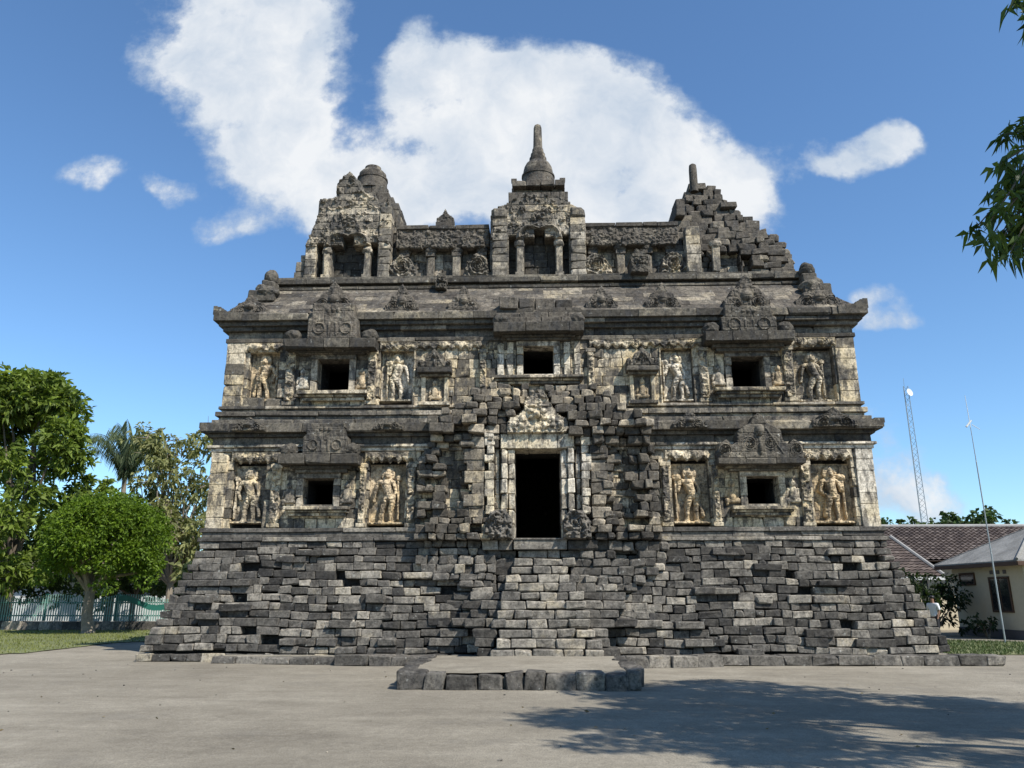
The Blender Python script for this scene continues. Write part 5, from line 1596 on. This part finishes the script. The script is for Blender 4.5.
# the bough that hangs into view, lower than the rest of the crown
SPR = [(4.68, -13.47, 5.97), (4.96, -12.75, 6.33), (4.76, -12.84, 6.18), (4.31, -13.34, 5.53), (4.40, -13.1, 5.4), (4.54, -13.15, 5.42), (4.86, -12.95, 5.76), (4.82, -12.81, 5.22), (4.22, -13.51, 4.98), (4.05, -13.5, 4.86),
       (4.30, -12.76, 5.10), (4.20, -13.17, 4.80), (4.45, -12.84, 4.85), (4.18, -13.5, 4.55), (4.58, -13.15, 4.78), (4.78, -12.88, 5.0), (4.57, -13.37, 5.14), (4.78, -12.65, 5.08), (4.61, -12.7, 5.06), (4.45, -13.5, 4.42)]
OFF = Vector((8.9, -13.6, 0))
hub = Vector((-2.6, .5, 6.3))
tube(t, [(-.2, .1, 3.2), (-1.0, .3, 4.6), (-2.0, .45, 5.7), hub[:], (-3.5, .5, 5.9)], [.13, .09, .06, .045, .03], 7)
hub2 = Vector((-3.5, .5, 5.9))
C0 = []
for p in SPR:
    p = Vector(p) - OFF + Vector((.10, 0, -.06))
    md = hub2.lerp(p, .5) + Vector((rr.uniform(-.08, .08), rr.uniform(-.1, .1), .12))
    tube(t, [hub2[:], md[:], p[:]], [.022, .012, .005], 5)
    for f in (.55, .75, .9, 1.0):
        C0.append((md.lerp(p, f * 2 - 1) if f > .5 else p)[:])
for k in range(60):
    C0.append((-3.9 + rr.uniform(-.15, .8), .6 + rr.uniform(-.5, .5), 5.15 + rr.uniform(-.6, .5)))
C0 = np.array(C0)
m.add(*rosettes(C0, np.tile(np.array([[-.2, 0, -.75]]), (len(C0), 1)), 9, .175, .27, .62, .35))
m.build('crown', M['leaf_mango'], mango)
t.build('trunk', M['bark'], mango)

# ================================================================== LEFT FENCE
fen = empty('garden_fence', (-24.0, 16.6, 0)); tag(fen, 'pale picket fence with green wavy panels on a low stone wall behind the left trees', 'fence')
m = MB()
for (a, b) in cut(-16, 11.5, .5, 1.1): block(m, ((a + b) / 2, 0, .2), (b - a - .01, .3, .40), .03, .015)
m.build('low_wall', M['base'], fen)
m = MB(); g_ = MB()
x = -15.9; k = 0
while x < 11.4:
    wv = (x % 3.4) / 3.4
    h = .98 + .22 * math.sin(wv * math.pi)
    bx(m, x - .028, x + .028, -.02, .0, .42, .4 + h, tint=.5)
    x += .115
m.build('picket', M['picket'], fen)
for zz in (.62, 1.2):
    r_ = MB(); bx(r_, -15.9, 11.4, .003, .043, zz, zz + .06); r_.build('rail', M['green_paint'], fen)
x = -15.9
while x < 11.5:
    p_ = MB(); bx(p_, x - .06, x + .06, .045, .165, .41, 1.62); p_.build('post', M['green_paint'], fen)
    pts = [(xx, 1.18 + .30 * math.sin((xx - x) / 3.4 * math.pi * 2 + 1.2)) for xx in np.linspace(x, x + 3.3, 15)]
    if x + 3.3 < 11.6 and int(round((x + 15.9) / 3.4)) in (0, 1, 3, 6, 7):
        w_ = MB(); carve(w_, x + .07, x + 3.33, .85, 1.62, lambda X, Z: np.abs(Z - (1.22 + .22 * np.sin((X - x) / 3.4 * 2 * np.pi + 1.2))) < .13, lambda X, Z: 0 * X, -.023, .02, .03)
        w_.build('wave_panel', M['green_paint'], fen)
    x += 3.4
# pale wall of the neighbour's house behind the fence
nh = empty('white_house', (-28, 30, 0)); tag(nh, 'white walled neighbour house glimpsed behind the fence and trees', 'house')
m = MB(); bx(m, -12, 12, 0, 6, 0, 2.5); m.build('wall', M['white_paint'], nh)
m = MB()
v = [(-12.5, -.6, 2.5), (12.5, -.6, 2.5), (12.5, 3, 4.4), (-12.5, 3, 4.4), (-12.5, 6.6, 2.5), (12.5, 6.6, 2.5)]
m.faces(v, [[0, 1, 2, 3], [3, 2, 5, 4], [0, 3, 4], [1, 5, 2], [1, 0, 4, 5]]); m.build('roof', M['tiles'], nh)
# little white marker post on the lawn
mp_ = MB(); bx(mp_, -.05, .05, -.05, .05, 0, .34); o = mp_.build('marker_post', M['white_paint'], loc=(-20.0, 9.2, .04)); tag(o, 'small white marker post standing on the left lawn', 'post')

# ================================================================== RIGHT: tiled hall
def tiled_face(mb, p0, p1, p2, p3, nu, nv, lift=.05):
    """rows of tiles on the quad p0-p1 (eave) p3-p2 (ridge)"""
    p0, p1, p2, p3 = [Vector(p) for p in (p0, p1, p2, p3)]
    nrm = (p1 - p0).cross(p3 - p0).normalized()
    if nrm.z < 0: nrm = -nrm
    for j in range(nv):
        for i in range(nu):
            a, b = i / nu, (i + 1) / nu; c, d = j / nv, (j + 1.12) / nv
            d = min(d, 1)
            P = lambda s, tt: p0.lerp(p1, s).lerp(p3.lerp(p2, s), tt)
            A0, B0, C0, D0 = P(a, c) + nrm * lift, P(b, c) + nrm * lift, P(b, d) + nrm * .008, P(a, d) + nrm * .008
            mid0 = P((a + b) / 2, c) + nrm * (lift + .05); mid1 = P((a + b) / 2, d) + nrm * .055
            mb.faces([A0[:], mid0[:], mid1[:], D0[:], B0[:], C0[:]], [[0, 1, 2, 3], [1, 4, 5, 2]], rng.rand() ** 1.3)
hall = empty('tiled_hall', (22, 19, 0)); tag(hall, 'long low building with brown clay tile roof right of the temple', 'building')
m = MB()
tiled_face(m, (-10, -1.6, 3.12), (12, -1.6, 3.12), (12, 3.4, 5.05), (-10, 3.4, 5.05), 84, 20)
v = [(-10, -1.6, 3.10), (12, -1.6, 3.10), (12, 3.4, 5.03), (-10, 3.4, 5.03), (-10, 8.4, 3.10), (12, 8.4, 3.10)]
m.faces(v, [[0, 1, 2, 3], [3, 2, 5, 4], [0, 3, 4], [1, 5, 2], [1, 0, 4, 5]], .3)
hr = m.build('roof', M['tiles'], hall)
m = MB(); tube(m, [(-10, 3.4, 5.1), (12, 3.4, 5.1)], .11, 8, .8); m.build('ridge_cap', M['concrete'], hr)
m = MB()
AXL, AXR = -9.5, -4.13
tiled_face(m, (AXL, -3.2, 2.35), (AXR, -3.2, 2.35), (AXR - 1.1, -.9, 4.15), (AXL, -.9, 4.15), 20, 14)
tiled_face(m, (AXR, -3.2, 2.35), (AXR, 1.0, 2.35), (AXR - 1.0, .4, 4.15), (AXR - 1.1, -.9, 4.15), 16, 12)
v = [(AXL, -3.2, 2.33), (AXR, -3.2, 2.33), (AXR - 1.1, -.9, 4.13), (AXL, -.9, 4.13), (AXR, 1.0, 2.33), (AXR - 1.0, .4, 4.13)]
m.faces(v, [[0, 1, 2, 3], [1, 4, 5, 2]], .3)
m.build('porch_roof', M['tiles'], hall)
m = MB(); tube(m, [(AXR, -3.2, 2.43), (AXR - 1.1, -.9, 4.25)], .09, 7, .8); m.build('hip_cap', M['concrete'], hall)
m = MB(); bx(m, AXL, AXR + .02, -3.26, -3.20, 2.2, 2.34); m.build('fascia', M['white_paint'], hall)
m = MB(); bx(m, -10, 12, -.6, 7.4, 0, 2.8); m.build('wall', M['cream'], hall)
m = MB()
for x in (-9.3, -7.1, -4.9): 
    p_ = MB(); bx(p_, x - .12, x + .12, -3.0, -2.76, 0, 2.2); p_.build('post', M['skirt'], hall)
m = MB(); bx(m, -8.6, -5.6, -.66, -.603, .3, 2.1); m.build('dark_panel', M['wood'], hall)  # solid dark brown panel on the hall wall under the porch roof

# ---- small cream house
CW = empty('cream_house', (17.4, 9.2, 0), R(3)); tag(CW, 'small cream plastered house with grey hip roof at the right edge', 'house')
W0, W1, D1, HW = 0, 7, 4.5, 2.77
m = MB(); bx(m, W0, W1, 0, D1, .32, HW, ch=0.01); m.build('wall', M['cream'], CW)
m = MB(); bx(m, W0 - .03, W1 + .03, -.03, D1 + .03, 0, .32, ch=0.01); m.build('skirting', M['skirt'], CW)
m = MB()
ov = .45; ze = 2.77; zr = 4.2
v = [(-ov, -ov, ze), (W1 + ov, -ov, ze), (W1 + ov, D1 + ov, ze), (-ov, D1 + ov, ze), (2.2, D1 / 2, zr), (W1 - 2.2, D1 / 2, zr),
     (-ov, -ov, ze - .08), (W1 + ov, -ov, ze - .08), (W1 + ov, D1 + ov, ze - .08), (-ov, D1 + ov, ze - .08)]
m.faces(v, [[0, 1, 5, 4], [2, 3, 4, 5], [3, 0, 4], [1, 2, 5], [0, 6, 7, 1], [1, 7, 8, 2], [2, 8, 9, 3], [3, 9, 6, 0], [9, 8, 7, 6]])
hr = m.build('roof', M['sheet_roof'], CW)
m = MB(); tube(m, [(-ov, -ov, ze + .03), (2.2, D1 / 2, zr + .04), (W1 - 2.2, D1 / 2, zr + .04)], .05, 7); tube(m, [(-ov, D1 + ov, ze + .0), (2.2, D1 / 2, zr + .0)], .03, 7)
m.build('ridge_cap', M['sheet_roof'], hr)
m = MB(); bx(m, -ov - .02, -ov + .02, -ov, D1 + ov, ze - .2, ze - .05); bx(m, -ov, W1 + ov, -ov - .02, -ov + .02, ze - .2, ze - .05); m.build('fascia', M['wood'], hr)
# window on the left side wall (faces -X), with vents
def side_window(y0, y1, z0, z1, name):
    f = MB()
    for (a, b, c, d) in ((y0 - .07, y0, z0 - .07, z1 + .07), (y1, y1 + .07, z0 - .07, z1 + .07), (y0, y1, z0 - .07, z0), (y0, y1, z1, z1 + .07)):
        bx(f, -.05, .02, a, b, c, d)
    if z1 - z0 > .6: bx(f, -.045, .015, (y0 + y1) / 2 - .025, (y0 + y1) / 2 + .025, z0, z1)
    fo = f.build(name, M['wood'], CW)
    p_ = MB(); bx(p_, -.03, .015, y0, y1, z0, z1); p_.build('pane', M['glass'], fo)
side_window(.9, 2.0, 1.0, 2.15, 'window')
side_window(3.0, 3.9, 2.0, 2.35, 'vent')
for k in range(3):
    m = MB(); bx(m, -.02, .02, .95 + .4 * k, 1.15 + .4 * k, 2.32, 2.46); m.build('air_hole', M['skirt'], CW)
m = MB(); bx(m, 1.2, 2.1, -.05, .01, .33, 2.2); m.build('door', M['wood'], CW)

# ---- antenna pole and lattice mast
pole = empty('antenna_pole', (15.15, 7.0, 0)); tag(pole, 'thin tall metal antenna pole standing in front of the cream house', 'antenna')
m = MB(); tube(m, [(0, 0, -.2), (0, 0, 2.9), (0, 0, 2.91), (-.01, 0, 6.0), (-.01, 0, 6.01), (-.02, 0, 7.2)], [.028, .026, .022, .02, .015, .012], 8); m.build('mast', M['steel'], pole)
m = MB(); tube(m, [(-.02, 0, 7.2), (-.04, 0, 8.35)], [.014, .008], 6); m.build('whip', M['white_paint'], pole)
m = MB(); tube(m, [(-.16, 0, 7.22), (.04, 0, 7.45)], [.035, .03], 8); tube(m, [(.04, 0, 7.3), (.3, 0, 7.12)], [.012, .008], 6); m.build('aerial', M['white_paint'], pole)
mast = empty('lattice_mast', (29.95, 42, 0)); tag(mast, 'tall slender steel lattice mast behind the tiled roof', 'mast')
m = MB(); m2 = MB()
Hm = 18.0
cor = [(math.cos(a) , math.sin(a)) for a in (R(90), R(210), R(330))]
rz = lambda z: .36 - .15 * z / Hm
for c in cor: tube(m, [(c[0] * rz(0), c[1] * rz(0), 0), (c[0] * rz(Hm), c[1] * rz(Hm), Hm)], .028, 5)
n = 40
for k in range(n):
    za, zb = Hm * k / n, Hm * (k + 1) / n
    for i in range(3):
        c0, c1 = cor[i], cor[(i + 1) % 3]
        if k % 2: c0, c1 = c1, c0
        tube(m2, [(c0[0] * rz(za), c0[1] * rz(za), za), (c1[0] * rz(zb), c1[1] * rz(zb), zb)], .014, 4)
m.build('upright', M['steel'], mast); m2.build('bracing', M['steel'], mast)
m = MB(); lathe(m, (0, 0, 0), [(.02, 0), (.2, .05), (.32, .14), (.30, .15), (.02, .06)], 16)
d_ = m.build('dish', M['white_paint'], mast); d_.location = (.12, -.2, 17.4); d_.rotation_euler = (R(80), 0, R(25))
m = MB(); tube(m, [(-.05, 0, 18), (-.05, 0, 18.7)], .015, 5); m.build('rod', M['steel'], mast)

# ================================================================== PERSON behind the temple's right corner
def skin_body(name, joints_, edges, mat, parent, sub=2):
    me = bpy.data.meshes.new(name)
    me.from_pydata([j[:3] for j in joints_], edges, [])
    o = bpy.data.objects.new(name, me); COL.objects.link(o); o.parent = parent
    sk = o.modifiers.new('skin', 'SKIN')
    for i, j in enumerate(joints_):
        me.skin_vertices[0].data[i].radius = (j[3], j[4] if len(j) > 4 else j[3])
    me.skin_vertices[0].data[0].use_root = True
    sb = o.modifiers.new('sub', 'SUBSURF'); sb.levels = sub; sb.render_levels = sub
    me.materials.append(mat)
    return o
per = empty('person', (13.95, 9.0, 0.04), R(-60)); per.scale = (.86, .86, .86); tag(per, 'person in a white shirt and dark trousers standing right of the temple', 'person')
J = [(0, 0, .92, .12, .09), (0, 0, 1.12, .12, .085), (0, 0, 1.34, .15, .09), (0, 0, 1.46, .06), (0, -.01, 1.53, .07, .08), (0, -.01, 1.64, .08, .09), (0, 0, 1.70, .04),
     (.09, 0, .86, .085), (.1, -.01, .48, .058), (.1, .02, .08, .04), (.11, -.13, .03, .035), (-.09, 0, .86, .085), (-.1, -.01, .48, .058), (-.1, .02, .08, .04), (-.11, -.13, .03, .035),
     (.19, 0, 1.38, .055), (.24, .02, 1.10, .042), (.23, -.10, .88, .03), (.225, -.15, .80, .032), (-.19, 0, 1.38, .055), (-.24, .02, 1.10, .042), (-.23, -.1, .88, .03), (-.225, -.15, .80, .032)]
E_ = [(0, 1), (1, 2), (2, 3), (3, 4), (4, 5), (5, 6), (0, 7), (7, 8), (8, 9), (9, 10), (0, 11), (11, 12), (12, 13), (13, 14), (2, 15), (15, 16), (16, 17), (17, 18), (2, 19), (19, 20), (20, 21), (21, 22)]
skin_body('body', J, E_, M['skin'], per)
S_ = [(0, 0, .86, .15, .115), (0, 0, 1.12, .145, .11), (0, 0, 1.34, .175, .115), (0, 0, 1.44, .08), (.2, 0, 1.385, .078), (.245, .02, 1.14, .066), (-.2, 0, 1.385, .078), (-.245, .02, 1.14, .066)]
skin_body('shirt', S_, [(0, 1), (1, 2), (2, 3), (2, 4), (4, 5), (2, 6), (6, 7)], M['white_shirt'], per)
P_ = [(0, 0, .93, .135, .105), (.095, 0, .82, .105), (.1, -.01, .48, .078), (.1, .02, .1, .062), (-.095, 0, .82, .105), (-.1, -.01, .48, .078), (-.1, .02, .1, .062)]
skin_body('trousers', P_, [(0, 1), (1, 2), (2, 3), (0, 4), (4, 5), (5, 6)], M['dark_cloth'], per)
m = MB(); lump(m, (0, .015, 1.665), (.20, .22, .17), 3, 3, .06); m.build('hair', M['hair'], per)

# ================================================================== small litter on the forecourt
m = MB()
for k in range(110):
    x, y = rng.uniform(-14, 13), rng.uniform(-13, -1.5)
    if abs(x + .35) < 2.4 and -6.6 < y < -2.2: continue
    r_ = rng.uniform(.006, .018) * (1.6 if rng.rand() < .06 else 1)
    block(m, (x, y, float(ground_z(x, y)) + r_ * .3), (r_ * 2, r_ * rng.uniform(1.2, 2.4), r_ * 1.2), .01, r_ * .25, rng.uniform(0, 1), yaw=rng.uniform(0, 3))
o = m.build('pebbles', M['base']); tag(o, 'scattered pebbles lying on the dusty forecourt', 'pebbles', kind='stuff')
n = 60
P = np.stack([rng.uniform(-13, 12, n), rng.uniform(-13, -1.6, n), np.zeros(n)], 1)
P = P[~((np.abs(P[:, 0] + .35) < 2.5) & (P[:, 1] > -6.7) & (P[:, 1] < -2.2))]
P[:, 2] = ground_z(P[:, 0], P[:, 1]) + .012
d = rng.normal(size=P.shape); d[:, 2] = .05
m = MB(); m.add(*leaf_mesh(P, d, rng.uniform(.04, .10, len(P)), .4, rng.rand(len(P))))
M['leaf_fallen'] = leaf_mat('leaf_fallen', (0.09, 0.065, 0.03), (0.26, 0.2, 0.1), trans=.1)
o = m.build('fallen_leaves', M['leaf_fallen']); tag(o, 'dry leaves fallen on the dusty forecourt', 'leaves', kind='stuff')

# ================================================================== far treeline closing the horizon
rr = random.Random(77)
cl = [(rr.uniform(-130, 130), 72 + rr.uniform(-5, 14), rr.uniform(1.0, 4.2), rr.uniform(1.2, 2.4)) for k in range(260)]
Pf, Af = clumps([c[:3] for c in cl], [c[3] for c in cl], 9, .75, .3)
m = MB(); m.add(*rosettes(Pf, Af, 6, .75, .6, .9, .3))
o = m.build('treeline', M['leaf_far']); tag(o, 'distant dark green treeline closing the horizon behind everything', 'treeline', kind='stuff')
